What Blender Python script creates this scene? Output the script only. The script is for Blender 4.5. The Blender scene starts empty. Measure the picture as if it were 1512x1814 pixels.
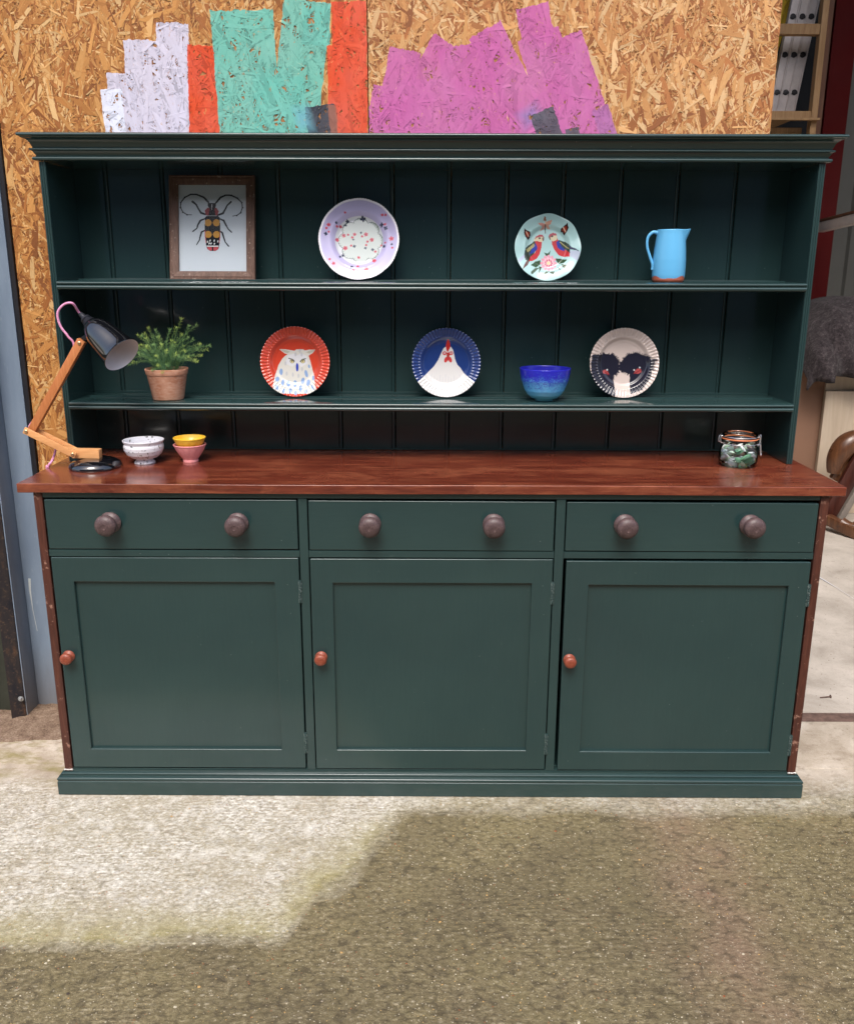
import bpy, bmesh, math, random
import numpy as np
from mathutils import Vector, Matrix, noise as mnoise
R = math.radians
random.seed(7)
rng = np.random.default_rng(7)
S = bpy.context.scene
COL = S.collection

# ------------------------------------------------------------------ camera
F, PITCH, ROLL, YAW, PPV = 1517.9, 0.2527, 0.0032, 0.0029, 875.2
CAM = Vector((-0.0039, -2.1317, 1.424))
cd = bpy.data.cameras.new('camera')
cam = bpy.data.objects.new('camera', cd)
COL.objects.link(cam)
cam.matrix_world = Matrix.Translation(CAM) @ Matrix.Rotation(YAW, 4, 'Z') @ Matrix.Rotation(math.pi / 2 - PITCH, 4, 'X') @ Matrix.Rotation(ROLL, 4, 'Z')
cd.sensor_fit = 'HORIZONTAL'; cd.sensor_width = 36; cd.lens = 36 * F / 1512
cd.shift_y = -(907 - PPV) / 1512
cd.clip_end = 500; cd.clip_start = 0.02
S.camera = cam

# ------------------------------------------------------------------ light
SUN_EL, SUN_AZ = 55, 187          # degrees, azimuth from +Y clockwise (behind the camera)
w = bpy.data.worlds.new('World'); S.world = w; w.use_nodes = True
nt = w.node_tree
sky = nt.nodes.new('ShaderNodeTexSky'); sky.sky_type = 'NISHITA'; sky.sun_disc = False
sky.sun_elevation = R(SUN_EL); sky.sun_rotation = R(SUN_AZ)
sky.air_density = 1.0; sky.dust_density = 4.0; sky.ozone_density = 1.0
bg = nt.nodes['Background']; bg.inputs['Strength'].default_value = 0.15
nt.links.new(sky.outputs[0], bg.inputs[0])
sl = bpy.data.lights.new('sun', 'SUN'); sl.energy = 1.35; sl.angle = R(24); sl.color = (1, .98, .955)
so = bpy.data.objects.new('sun', sl); COL.objects.link(so)
dirv = Vector((math.sin(R(SUN_AZ)) * math.cos(R(SUN_EL)), math.cos(R(SUN_AZ)) * math.cos(R(SUN_EL)), math.sin(R(SUN_EL))))
so.rotation_euler = dirv.to_track_quat('Z', 'Y').to_euler(); so.location = dirv * 20
S.view_settings.view_transform = 'Standard'; S.view_settings.look = 'None'
S.view_settings.exposure = 0.82; S.view_settings.gamma = 1

def at(u, v, Y=None, Z=None):
    """photo pixel to the point where its ray meets the plane y=Y or z=Z"""
    a, b = u - 756, v - PPV
    c, s = math.cos(ROLL), math.sin(ROLL)
    x, y = (c * a + s * b) / F, -(-s * a + c * b) / F
    c, s = math.cos(PITCH), math.sin(PITCH)
    yy, zz = c + s * y, -s + c * y
    c, s = math.cos(YAW), math.sin(YAW)
    d = Vector((c * x - s * yy, s * x + c * yy, zz))
    t = (Y - CAM.y) / d.y if Y is not None else (Z - CAM.z) / d.z
    return CAM + d * t

# ------------------------------------------------------------------ materials
def s2l(r, g, b):
    f = lambda c: (c / 255 / 12.92) if c / 255 <= .04045 else ((c / 255 + .055) / 1.055) ** 2.4
    return (f(r), f(g), f(b), 1)

class NT:
    def __init__(s, name):
        s.m = bpy.data.materials.new(name); s.m.use_nodes = True
        s.t = s.m.node_tree; s.b = s.t.nodes['Principled BSDF']; s.out = s.t.nodes['Material Output']
    def n(s, typ, **kw):
        nd = s.t.nodes.new('ShaderNode' + typ)
        for k, v in kw.items(): setattr(nd, k, v)
        return nd
    def set(s, sock, v):
        if isinstance(v, bpy.types.NodeSocket): s.t.links.new(v, sock)
        elif v is not None: sock.default_value = v
    def coord(s, kind='Object', scale=(1, 1, 1), loc=(0, 0, 0), rot=(0, 0, 0), src=None):
        mp = s.n('Mapping')
        s.set(mp.inputs['Vector'], src if src is not None else s.n('TexCoord').outputs[kind])
        mp.inputs['Scale'].default_value = scale; mp.inputs['Location'].default_value = loc; mp.inputs['Rotation'].default_value = rot
        return mp.outputs[0]
    def noise(s, vec, scale=5, detail=3, rough=.5, dist=0, out='Fac'):
        nd = s.n('TexNoise'); s.set(nd.inputs['Vector'], vec)
        nd.inputs['Scale'].default_value = scale; nd.inputs['Detail'].default_value = detail
        nd.inputs['Roughness'].default_value = rough; nd.inputs['Distortion'].default_value = dist
        return nd.outputs[0 if out == 'Fac' else 1]
    def vor(s, vec, scale=5, out='Distance', feature='F1', rand=1):
        nd = s.n('TexVoronoi', feature=feature); s.set(nd.inputs['Vector'], vec)
        nd.inputs['Scale'].default_value = scale; nd.inputs['Randomness'].default_value = rand
        return nd.outputs[out]
    def ramp(s, fac, stops, interp='LINEAR'):
        nd = s.n('ValToRGB'); s.set(nd.inputs[0], fac); cr = nd.color_ramp; cr.interpolation = interp
        while len(cr.elements) < len(stops): cr.elements.new(.5)
        for e, (p, c) in zip(cr.elements, stops):
            e.position = p; e.color = c if not isinstance(c, (int, float)) else (c, c, c, 1)
        return nd.outputs[0]
    def math(s, op, a, b=None, c=None, clamp=False):
        nd = s.n('Math', operation=op, use_clamp=clamp); s.set(nd.inputs[0], a); s.set(nd.inputs[1], b); s.set(nd.inputs[2], c)
        return nd.outputs[0]
    def mix(s, fac, a, b, mode='MIX'):
        nd = s.n('Mix', data_type='RGBA', blend_type=mode)
        s.set(nd.inputs[0], fac); s.set(nd.inputs[6], a); s.set(nd.inputs[7], b)
        return nd.outputs[2]
    def sep(s, vec):
        nd = s.n('SeparateXYZ'); s.set(nd.inputs[0], vec); return nd.outputs
    def attr(s, name='col'):
        nd = s.n('Attribute', attribute_name=name); return nd.outputs['Color']
    def uv(s):
        return s.n('TexCoord').outputs['UV']
    def bump(s, h, strength=.3, dist=.002, normal=None):
        nd = s.n('Bump'); s.set(nd.inputs['Height'], h); nd.inputs['Strength'].default_value = strength; nd.inputs['Distance'].default_value = dist
        if normal is not None: s.set(nd.inputs['Normal'], normal)
        s.t.links.new(nd.outputs[0], s.b.inputs['Normal']); return nd.outputs[0]
    def base(s, color=None, rough=None, metal=None, spec=None, coat=None, coat_rough=None):
        if color is not None: s.set(s.b.inputs['Base Color'], color)
        if rough is not None: s.set(s.b.inputs['Roughness'], rough)
        if metal is not None: s.set(s.b.inputs['Metallic'], metal)
        if spec is not None: s.set(s.b.inputs['Specular IOR Level'], spec)
        if coat is not None: s.set(s.b.inputs['Coat Weight'], coat)
        if coat_rough is not None: s.set(s.b.inputs['Coat Roughness'], coat_rough)
        return s.m

def green_paint(name, grain):
    m = NT(name)
    sc = {'x': (1, 9, 14), 'z': (14, 9, 1)}[grain]
    g = m.noise(m.coord(scale=sc), 9, 5, .6)
    g2 = m.noise(m.coord(scale=tuple(k * 3 for k in sc)), 12, 3, .6)
    big = m.noise(m.coord(), 2.5, 3, .55)
    c = m.ramp(big, [(.2, (.0125, .034, .036, 1)), (.8, (.023, .052, .050, 1))])
    c = m.mix(m.math('MULTIPLY', g2, .20), c, (.030, .062, .058, 1))
    c = m.mix(m.ramp(g, [(.3, .12), (.6, 0)]), c, (.010, .028, .028, 1))
    # dust nibs, small chips and rubbed spots
    sp = m.vor(m.coord(), 48, 'Distance')
    spm = m.math('MULTIPLY', m.math('LESS_THAN', sp, .045), m.math('GREATER_THAN', m.noise(m.coord(loc=(3, 1, 2)), 14, 1), .60))
    c = m.mix(m.math('MULTIPLY', spm, .55), c, (.25, .30, .29, 1))
    rub = m.ramp(m.noise(m.coord(scale=(1, 1, 1), loc=(7, 7, 7)), 38, 4, .75), [(.66, 0), (.74, .35)])
    c = m.mix(rub, c, (.05, .085, .08, 1))
    ro = m.math('ADD', m.math('ADD', .10, m.math('MULTIPLY', g2, .12)), m.math('MULTIPLY', big, .12))
    h = m.math('ADD', m.math('MULTIPLY', g, .6), m.math('MULTIPLY', g2, .4))
    b1 = m.bump(m.noise(m.coord(), 6, 2, .5), .22, .006)
    m.bump(h, .10, .0008, b1)
    return m.base(c, ro, 0, .5, .35, .08)

def wood(name, cols, axis='x', rough=(.25, .45), scale=1.0, bumpd=.0008, worn=None, coat=0, mottle=None):
    m = NT(name)
    st = {'x': (1, 11, 11), 'z': (11, 11, 1), 'y': (11, 1, 11)}[axis]
    v = m.coord(scale=tuple(k * scale for k in st))
    n1 = m.noise(v, 3.2, 8, .62, 1.1)
    n2 = m.noise(m.coord(scale=tuple((k * 4 if k > 1 else 1.6) * scale for k in st)), 9, 4, .7, .3)
    f = m.math('ADD', m.math('MULTIPLY', n1, .72), m.math('MULTIPLY', n2, .28))
    c = m.ramp(f, [(.32, cols[0]), (.5, cols[1]), (.66, cols[2])])
    patch = m.noise(m.coord(), 2.2 * scale, 4, .6, .5)
    c = m.mix(m.ramp(patch, [(.35, 0), (.75, .55)]), c, cols[3])
    if mottle:
        c = m.mix(m.ramp(m.noise(m.coord(scale=(1, 2.2, 2.2), loc=(3, 1, 4)), 5, 5, .65, .8), [(.48, 0), (.68, .55)]), c, mottle)
        c = m.mix(m.ramp(m.noise(m.coord(scale=(1, 3, 3), loc=(8, 2, 1)), 7, 5, .7, 1.2), [(.60, 0), (.70, .5)]), c, s2l(50, 22, 16))
    if worn:
        k = m.ramp(m.noise(m.coord(), 30 * scale, 5, .7), [(.60, 0), (.68, .8)])
        c = m.mix(k, c, worn)
    ro = m.ramp(m.noise(m.coord(), 6, 4, .6), [(.3, rough[0]), (.7, rough[1])])
    m.bump(f, .35, bumpd)
    return m.base(c, ro, 0, .5, coat, .15)

def plain(name, col, rough=.5, metal=0, spec=.5, var=.12, vs=18, bumps=.15, coat=0):
    m = NT(name)
    d = tuple(c * (1 - var) for c in col[:3]) + (1,); l = tuple(min(1, c * (1 + var)) for c in col[:3]) + (1,)
    n = m.noise(m.coord(), vs, 5, .6)
    c = m.ramp(n, [(.3, d), (.7, l)])
    ro = m.ramp(m.noise(m.coord(), vs * .6, 3), [(.3, max(.02, rough * .85)), (.7, min(1, rough * 1.15))])
    if bumps: m.bump(n, bumps, .001)
    return m.base(c, ro, metal, spec, coat, .05)

def vcol(name, rough=.12, spec=.5, coat=.5, bump=None):
    m = NT(name)
    n = m.noise(m.coord(), 60, 3)
    c = m.mix(.06, m.attr('col'), m.ramp(n, [(.3, 0), (.7, 1.0)]))
    c = m.mix(.08, m.attr('col'), (0, 0, 0, 1))
    if bump: m.bump(n, bump, .0006)
    return m.base(c, rough, 0, spec, coat, .04)

M = {}
M['paint_h'] = green_paint('green_paint_horizontal', 'x')
M['paint_v'] = green_paint('green_paint_vertical', 'z')
M['top'] = wood('mahogany_top', [s2l(66, 28, 19), s2l(110, 50, 34), s2l(150, 84, 56), s2l(84, 34, 24)], 'x', (.14, .30), 1.2, .0005, None, .35, s2l(158, 92, 64))
M['side'] = wood('worn_brown_side', [s2l(48, 24, 18), s2l(74, 38, 28), s2l(98, 56, 42), s2l(62, 32, 24)], 'z', (.4, .6), 1.6, .001, s2l(170, 130, 112))
M['knob_dark'] = wood('dark_turned_wood', [s2l(50, 38, 38), s2l(84, 66, 66), s2l(108, 88, 86), s2l(70, 52, 52)], 'y', (.35, .5), 3.5, .0006, s2l(130, 108, 104))
M['knob_red'] = wood('reddish_turned_wood', [s2l(104, 46, 30), s2l(140, 68, 46), s2l(160, 88, 62), s2l(126, 56, 38)], 'x', (.35, .5), 8, .0004, s2l(190, 140, 116))
M['frame_wood'] = wood('weathered_frame_wood', [s2l(66, 46, 38), s2l(94, 68, 56), s2l(114, 88, 74), s2l(80, 56, 46)], 'z', (.55, .8), 3, .001, s2l(182, 164, 148))

# OSB: colour comes from each strand, paint strokes are brushed flat rectangles on the board face
PAINTS = [  # x, z (centre), half width, half height, angle, colour, z-range order
]
def osb_material(name, tint):
    m = NT(name)
    obj_ = m.n('TexCoord').outputs['Object']
    g = m.noise(m.coord(scale=(1.5, 42, 1), src=m.uv()), 3, 5, .65, .25)
    col = m.mix(m.ramp(g, [(.3, .42), (.72, 0)]), m.attr('col'), (.20, .075, .02, 1))
    col = m.mix(m.ramp(g, [(.5, 0), (.8, .16)]), col, (.75, .50, .26, 1))
    col = m.mix(1, col, tint, 'MULTIPLY')
    # paint
    wn = m.noise(m.coord(src=obj_), 26, 4, .7, out='Color')
    vsub = m.n('VectorMath', operation='SUBTRACT'); m.set(vsub.inputs[0], wn); vsub.inputs[1].default_value = (.5, .5, .5)
    vs = m.n('VectorMath', operation='SCALE'); m.set(vs.inputs[0], vsub.outputs[0]); vs.inputs['Scale'].default_value = .014
    va = m.n('VectorMath', operation='ADD'); m.set(va.inputs[0], obj_); m.set(va.inputs[1], vs.outputs[0])
    jag = m.math('SUBTRACT', m.noise(m.coord(scale=(90, 90, 5), src=obj_), 1, 3, .6), .5)
    gaps = m.ramp(m.noise(m.coord(src=obj_, scale=(1, 1, .55)), 110, 4, .8, .6), [(.62, 1), (.67, .15)])
    gaps2 = m.ramp(g, [(.29, .15), (.36, 1)])
    lum = m.n('RGBToBW'); m.set(lum.inputs[0], m.attr('col')); relief = m.ramp(lum.outputs[0], [(.05, .50), (.16, .92), (.5, 1.0)])
    gp = m.math('MULTIPLY', gaps, gaps2)
    for (cx, cz, hw, hh, ang, pc, op) in PAINTS:
        mp = m.n('Mapping', vector_type='TEXTURE'); m.set(mp.inputs[0], va.outputs[0])
        mp.inputs['Location'].default_value = (cx, 0, cz); mp.inputs['Rotation'].default_value = (0, ang, 0)
        mp.inputs['Scale'].default_value = (hw, 1, hh)
        o = m.sep(mp.outputs[0])
        d = m.math('MAXIMUM', m.math('ADD', m.math('ABSOLUTE', o[0]), m.math('MULTIPLY', jag, .07)), m.math('ADD', m.math('ABSOLUTE', o[2]), m.math('MULTIPLY', jag, .10)))
        if op < 0:   # faded, dry-brushed stroke
            k = m.ramp(d, [(.25, 1), (1, 0)]); k = m.math('MULTIPLY', k, -op)
        else:
            k = m.math('MULTIPLY', m.math('LESS_THAN', d, 1), op)
        k = m.math('MULTIPLY', k, gp)
        pv = m.mix(m.ramp(m.noise(m.coord(src=obj_), 9, 3), [(.35, 0), (.7, .07)]), pc, (.75, .72, .72, 1))
        pv = m.mix(1, pv, relief, 'MULTIPLY')
        col = m.mix(k, col, pv)
    m.bump(g, .35, .0008)
    return m.base(col, .6, 0, .3)

# ------------------------------------------------------------------ object helpers
def tag(o, label=None, cat=None, group=None, kind=None):
    if label: o['label'] = label
    if cat: o['category'] = cat
    if group: o['group'] = group
    if kind: o['kind'] = kind
    return o
def empty(name, loc=(0, 0, 0), label=None, cat=None, group=None):
    o = bpy.data.objects.new(name, None); COL.objects.link(o); o.location = loc; o.empty_display_size = .05
    bpy.context.view_layer.update() if False else None
    return tag(o, label, cat, group)
def finish(name, bm, mat, parent=None, smooth=False, loc=None, auto=None):
    me = bpy.data.meshes.new(name); bmesh.ops.recalc_face_normals(bm, faces=bm.faces) if auto != 'keep' else None
    bm.to_mesh(me); bm.free()
    return link(name, me, mat, parent, smooth, loc)
def wn(o):
    m_ = o.modifiers.new('weighted', 'WEIGHTED_NORMAL'); m_.keep_sharp = True; m_.weight = 80; return o
def wpos(o):
    v = Vector((0, 0, 0))
    while o is not None: v = v + o.location; o = o.parent
    return v
def link(name, me, mat, parent=None, smooth=False, loc=None):
    """mesh data is in world coordinates; re-based on the object's origin (parents are never rotated while building)"""
    o = bpy.data.objects.new(name, me); COL.objects.link(o)
    if mat is not None: me.materials.append(mat)
    if smooth:
        for p in me.polygons: p.use_smooth = True
        try: me.set_sharp_from_angle(angle=R(40))
        except Exception: pass
    org = Vector(loc) if loc is not None else (wpos(parent) if parent else Vector((0, 0, 0)))
    if org.length > 0: me.transform(Matrix.Translation(-org))
    if parent:
        o.parent = parent; o.location = org - wpos(parent)
    else: o.location = org
    return o
def box(bm, x0, x1, y0, y1, z0, z1, bev=.0015, seg=2, rot=None):
    r = bmesh.ops.create_cube(bm, size=1)
    vs = r['verts']
    for v in vs: v.co = Vector(((x0 + x1) / 2 + v.co.x * (x1 - x0), (y0 + y1) / 2 + v.co.y * (y1 - y0), (z0 + z1) / 2 + v.co.z * (z1 - z0)))
    if bev > 0:
        es = list({e for v in vs for e in v.link_edges})
        r2 = bmesh.ops.bevel(bm, geom=es, offset=bev, segments=seg, profile=.6, affect='EDGES')
        vs = r2['verts']
        vs = list({v for f in r2['faces'] for v in f.verts} | set(vs))
    if rot is not None:
        c, mt = rot
        for v in vs: v.co = mt @ (v.co - c) + c
    return vs
def bx(name, dims, mat, parent=None, bev=.0015, loc=None, seg=2, rot=None):
    bm = bmesh.new(); box(bm, *dims, bev=bev, seg=seg, rot=rot)
    return wn(finish(name, bm, mat, parent, True, loc))
def beam(bm, p, q, wdt, thk, up=Vector((0, 0, 1)), bev=.001):
    """a bar of section wdt x thk from p to q; wdt is measured across 'up'"""
    p, q = Vector(p), Vector(q); d = (q - p); L = d.length; d.normalize()
    s = d.cross(up).normalized(); t = s.cross(d).normalized()
    r = bmesh.ops.create_cube(bm, size=1); vs = r['verts']
    for v in vs: v.co = Vector((v.co.x * thk, v.co.y * L, v.co.z * wdt))
    if bev:
        es = list({e for v in vs for e in v.link_edges})
        r2 = bmesh.ops.bevel(bm, geom=es, offset=bev, segments=2, profile=.6, affect='EDGES')
        vs = list({v for f in r2['faces'] for v in f.verts} | set(r2['verts']))
    mt = Matrix((s, d, t)).transposed().to_4x4(); mt.translation = (p + q) / 2
    for v in vs: v.co = mt @ v.co
    return vs
def lathe(bm, prof, c=(0, 0, 0), axis=Vector((0, 0, 1)), seg=48, mod=None):
    """prof: list of (r, h); mod(theta, r, h)->(r, h)"""
    axis = Vector(axis).normalized(); q = Vector((0, 0, 1)).rotation_difference(axis).to_matrix(); c = Vector(c)
    rings = []
    for (r, h) in prof:
        if r < 1e-6:
            rings.append([bm.verts.new(c + q @ Vector((0, 0, h)))]); continue
        ring = []
        for i in range(seg):
            a = 2 * math.pi * i / seg; rr, hh = (r, h) if mod is None else mod(a, r, h)
            ring.append(bm.verts.new(c + q @ Vector((rr * math.cos(a), rr * math.sin(a), hh))))
        rings.append(ring)
    for a, b in zip(rings, rings[1:]):
        if len(a) == 1 and len(b) == 1: continue
        for i in range(seg):
            j = (i + 1) % seg
            if len(a) == 1: bm.faces.new((a[0], b[i], b[j]))
            elif len(b) == 1: bm.faces.new((a[i], b[0], a[j]))
            else: bm.faces.new((a[i], b[i], b[j], a[j]))
def spline(pts, n=8, closed=False):
    P = [Vector(p) for p in pts]; out = []
    for i in range(len(P) - 1):
        p0 = P[max(i - 1, 0)]; p1 = P[i]; p2 = P[i + 1]; p3 = P[min(i + 2, len(P) - 1)]
        for k in range(n):
            t = k / n
            out.append(.5 * ((2 * p1) + (-p0 + p2) * t + (2 * p0 - 5 * p1 + 4 * p2 - p3) * t * t + (-p0 + 3 * p1 - 3 * p2 + p3) * t ** 3))
    out.append(P[-1]); return out
def tube(bm, pts, rad, seg=10, caps=True):
    pts = [Vector(p) for p in pts]; rads = rad if isinstance(rad, (list, tuple)) else [rad] * len(pts)
    prev = None; rings = []
    for i, p in enumerate(pts):
        d = (pts[min(i + 1, len(pts) - 1)] - pts[max(i - 1, 0)]).normalized()
        if prev is None:
            n = d.orthogonal().normalized()
        else:
            n = (prev - d * prev.dot(d)); n = n.normalized() if n.length > 1e-6 else d.orthogonal().normalized()
        prev = n; b = d.cross(n)
        rings.append([bm.verts.new(p + (n * math.cos(2 * math.pi * k / seg) + b * math.sin(2 * math.pi * k / seg)) * rads[i]) for k in range(seg)])
    for a, b in zip(rings, rings[1:]):
        for k in range(seg):
            j = (k + 1) % seg; bm.faces.new((a[k], a[j], b[j], b[k]))
    if caps: bm.faces.new(rings[0][::-1]); bm.faces.new(rings[-1])
def sweep(bm, path, prof, closed=False, cap=True):
    """mitred sweep in plan: path = [(x, y)], prof = [(outward offset, z)]; outward is to the right of travel"""
    n = len(path); rings = []
    for i in range(n):
        p = Vector(path[i])
        if closed: a = Vector(path[i - 1]); b = Vector(path[(i + 1) % n])
        else: a = Vector(path[i - 1]) if i else None; b = Vector(path[i + 1]) if i < n - 1 else None
        def nr(d): d = d.normalized(); return Vector((d.y, -d.x))
        if a is None: m = nr(b - p)
        elif b is None: m = nr(p - a)
        else:
            n1, n2 = nr(p - a), nr(b - p); m = (n1 + n2); m = m / m.dot(n1)
        rings.append([bm.verts.new((p.x + m.x * o, p.y + m.y * o, z)) for (o, z) in prof])
    k = len(prof)
    for i in range(n if closed else n - 1):
        a, b = rings[i], rings[(i + 1) % n]
        for j in range(k):
            jj = (j + 1) % k; bm.faces.new((a[j], b[j], b[jj], a[jj]))
    if not closed and cap: bm.faces.new(rings[0]); bm.faces.new(rings[-1][::-1])
def arc(cx, cy, r, a0, a1, n=5):
    return [(cx + r * math.cos(R(a0 + (a1 - a0) * i / n)), cy + r * math.sin(R(a0 + (a1 - a0) * i / n))) for i in range(n + 1)]
def grid_mesh(name, P, cols=None, uv=None, wrap=False):
    """P: (n, m, 3) numpy grid"""
    n, m = P.shape[:2]
    me = bpy.data.meshes.new(name)
    idx = np.arange(n * m).reshape(n, m)
    if wrap: a = idx[:-1]; b = idx[1:]; q = np.stack([a, b, np.roll(b, -1, 1), np.roll(a, -1, 1)], -1).reshape(-1, 4)
    else: q = np.stack([idx[:-1, :-1], idx[1:, :-1], idx[1:, 1:], idx[:-1, 1:]], -1).reshape(-1, 4)
    me.vertices.add(n * m); me.vertices.foreach_set('co', P.reshape(-1).astype(np.float32))
    me.loops.add(len(q) * 4); me.loops.foreach_set('vertex_index', q.reshape(-1).astype(np.int32))
    me.polygons.add(len(q)); me.polygons.foreach_set('loop_start', np.arange(0, len(q) * 4, 4, dtype=np.int32))
    me.polygons.foreach_set('use_smooth', np.ones(len(q), dtype=bool))
    me.update(calc_edges=True)
    if cols is not None:
        ca = me.color_attributes.new('col', 'FLOAT_COLOR', 'POINT')
        c4 = np.ones((n * m, 4), np.float32); c4[:, :3] = cols.reshape(-1, 3); ca.data.foreach_set('color', c4.reshape(-1))
    me.validate(); return me

# ------------------------------------------------------------------ flat prints, evaluated at mesh vertices
def C3(r, g, b): return np.array(s2l(r, g, b)[:3])
class Print:
    def __init__(s, u, v, bg): s.u = u; s.v = v; s.c = np.zeros(u.shape + (3,)) + bg
    def put(s, mask, col, a=1.0):
        m = (np.clip(mask, 0, 1) * a)[..., None]; s.c = s.c * (1 - m) + m * np.asarray(col)
    def ell(s, x, y, rx, ry, col, ang=0, a=1.0, soft=.0):
        c, n = math.cos(ang), math.sin(ang); du, dv = s.u - x, s.v - y
        d = np.sqrt(((du * c + dv * n) / rx) ** 2 + ((-du * n + dv * c) / ry) ** 2)
        s.put((d < 1).astype(float) if soft == 0 else np.clip((1 - d) / soft, 0, 1), col, a)
    def poly(s, pts, col, a=1.0):
        ins = np.zeros(s.u.shape, bool); n = len(pts)
        for i in range(n):
            x0, y0 = pts[i]; x1, y1 = pts[(i + 1) % n]
            if y0 == y1: continue
            c = ((y0 > s.v) != (y1 > s.v)) & (s.u < (x1 - x0) * (s.v - y0) / (y1 - y0) + x0)
            ins ^= c
        s.put(ins.astype(float), col, a)
    def line(s, pts, w, col, a=1.0):
        m = np.zeros(s.u.shape, bool)
        ws = w if isinstance(w, (list, tuple)) else [w] * len(pts)
        for (x0, y0), (x1, y1), w0, w1 in zip(pts, pts[1:], ws, ws[1:]):
            dx, dy = x1 - x0, y1 - y0; L = dx * dx + dy * dy + 1e-12
            t = np.clip(((s.u - x0) * dx + (s.v - y0) * dy) / L, 0, 1)
            m |= (s.u - x0 - t * dx) ** 2 + (s.v - y0 - t * dy) ** 2 < (w0 + (w1 - w0) * t) ** 2
        s.put(m.astype(float), col, a)
# ================================================================== SETTING
def sheet(name, x0, x1, y0, y1, z, mat, n=1):
    bm = bmesh.new(); g = {}
    for i in range(n + 1):
        for j in range(n + 1): g[i, j] = bm.verts.new((x0 + (x1 - x0) * i / n, y0 + (y1 - y0) * j / n, z))
    for i in range(n):
        for j in range(n): bm.faces.new((g[i, j], g[i + 1, j], g[i + 1, j + 1], g[i, j + 1]))
    o = finish(name, bm, mat); tag(o, kind='structure'); return o

def yard_material():
    m = NT('tamped_yard_concrete')
    P = m.sep(m.n('TexCoord').outputs['Object'])
    wob = m.noise(m.coord(), 4.5, 4, .55, out='Color'); W = m.sep(wob)
    fine = m.noise(m.coord(), 30, 4, .65, out='Color'); FN = m.sep(fine)
    def jit(p, w, f, a, b): return m.math('ADD', p, m.math('ADD', m.math('MULTIPLY', m.math('SUBTRACT', w, .5), a), m.math('MULTIPLY', m.math('SUBTRACT', f, .5), b)))
    x = jit(P[0], W[0], FN[0], .22, .03); y = jit(P[1], W[1], FN[1], .16, .03)
    # dry zone: a tongue in front of the left half and a strip along the plinth
    e1 = m.math('SUBTRACT', m.math('SUBTRACT', -.02, x), m.math('MULTIPLY', y, -.55))      # right limit slopes towards the viewer
    e1 = m.math('MINIMUM', e1, m.math('ADD', y, .565))
    e2 = m.math('MINIMUM', m.math('ADD', y, m.ramp(m.math('MULTIPLY', m.math('ADD', P[0], 1), .5), [(.45, .03), (.62, .10), (.85, .085), (1, .10)])), 1)
    e2 = m.math('ADD', y, .085)
    d = m.math('MAXIMUM', e1, e2)
    dry = m.ramp(m.math('ADD', m.math('MULTIPLY', d, 10), .5), [(.2, 0), (.8, 1)])
    dry = m.math('MULTIPLY', dry, m.ramp(m.math('ADD', P[0], m.math('MULTIPLY', W[0], .3)), [(.0, 1), (.35, .62)]))
    edge = m.ramp(m.math('ADD', m.math('MULTIPLY', d, 3.2), .5), [(.38, 0), (.56, .95), (.98, .12)])
    # tamped ridges: rows of short dashes across the view
    wb = m.noise(m.coord(scale=(1, 1, 1)), 16, 3, .6, out='Color')
    yy = m.math('ADD', P[1], m.math('MULTIPLY', m.math('SUBTRACT', m.sep(wb)[0], .5), .022))
    row = m.math('ADD', m.math('MULTIPLY', m.math('SINE', m.math('MULTIPLY', yy, 6.2832 / .0135)), .5), .5)
    blob = m.noise(m.coord(scale=(64, 88, 1)), 1, 4, .7)
    rid2 = m.noise(m.coord(scale=(120, 170, 1), loc=(4, 9, 0)), 1, 3, .7)
    amp = m.ramp(m.noise(m.coord(loc=(8, 8, 0)), 5, 2, .5), [(.42, .0), (.66, .12)])
    r = m.math('ADD', m.math('ADD', m.math('MULTIPLY', blob, .55), m.math('MULTIPLY', rid2, .45)), m.math('MULTIPLY', m.math('SUBTRACT', row, .5), m.math('MULTIPLY', amp, .55)))
    r = m.math('ADD', m.math('MULTIPLY', m.math('SUBTRACT', r, .5), 1.45), .49)
    grit = m.noise(m.coord(), 420, 3, .7)
    blot = m.noise(m.coord(), 7, 5, .65)
    wet = m.ramp(r, [(.30, s2l(82, 72, 52)), (.46, s2l(116, 104, 78)), (.58, s2l(144, 132, 102)), (.70, s2l(174, 162, 132))])
    wet = m.mix(m.ramp(blot, [(.35, 0), (.7, .6)]), wet, s2l(122, 112, 76))
    near = m.ramp(m.math('ADD', m.math('MULTIPLY', m.math('ADD', P[1], 1.1), .9), m.math('MULTIPLY', W[1], .3)), [(.35, 0), (1.0, .5)])
    wet = m.mix(near, wet, m.mix(r, s2l(110, 98, 66), s2l(160, 148, 112)))
    wet = m.mix(m.ramp(m.noise(m.coord(loc=(9, 1, 0)), 2.6, 4, .6), [(.42, 0), (.62, .45)]), wet, s2l(86, 76, 60))
    redp = m.math('MULTIPLY', m.ramp(m.math('ABSOLUTE', m.math('SUBTRACT', x, .68)), [(.0, .7), (.2, 0)]), m.ramp(blot, [(.3, 1), (.7, .3)]))
    wet = m.mix(redp, wet, m.mix(r, s2l(110, 84, 68), s2l(166, 138, 118)))
    dr = m.ramp(r, [(.30, s2l(140, 130, 112)), (.44, s2l(178, 170, 154)), (.54, s2l(210, 204, 192)), (.64, s2l(238, 235, 228))])
    dr = m.mix(m.ramp(m.noise(m.coord(loc=(5, 2, 0)), 5, 6, .75), [(.40, 0), (.60, .75)]), dr, m.mix(r, s2l(140, 128, 104), s2l(196, 186, 164)))
    dr = m.mix(m.ramp(m.noise(m.coord(loc=(1, 7, 0)), 17, 5, .75), [(.50, 0), (.66, .6)]), dr, s2l(238, 234, 226))
    dr = m.mix(m.ramp(m.noise(m.coord(loc=(2, 3, 0)), 45, 4, .8), [(.56, 0), (.66, .5)]), dr, s2l(128, 116, 92))
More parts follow.
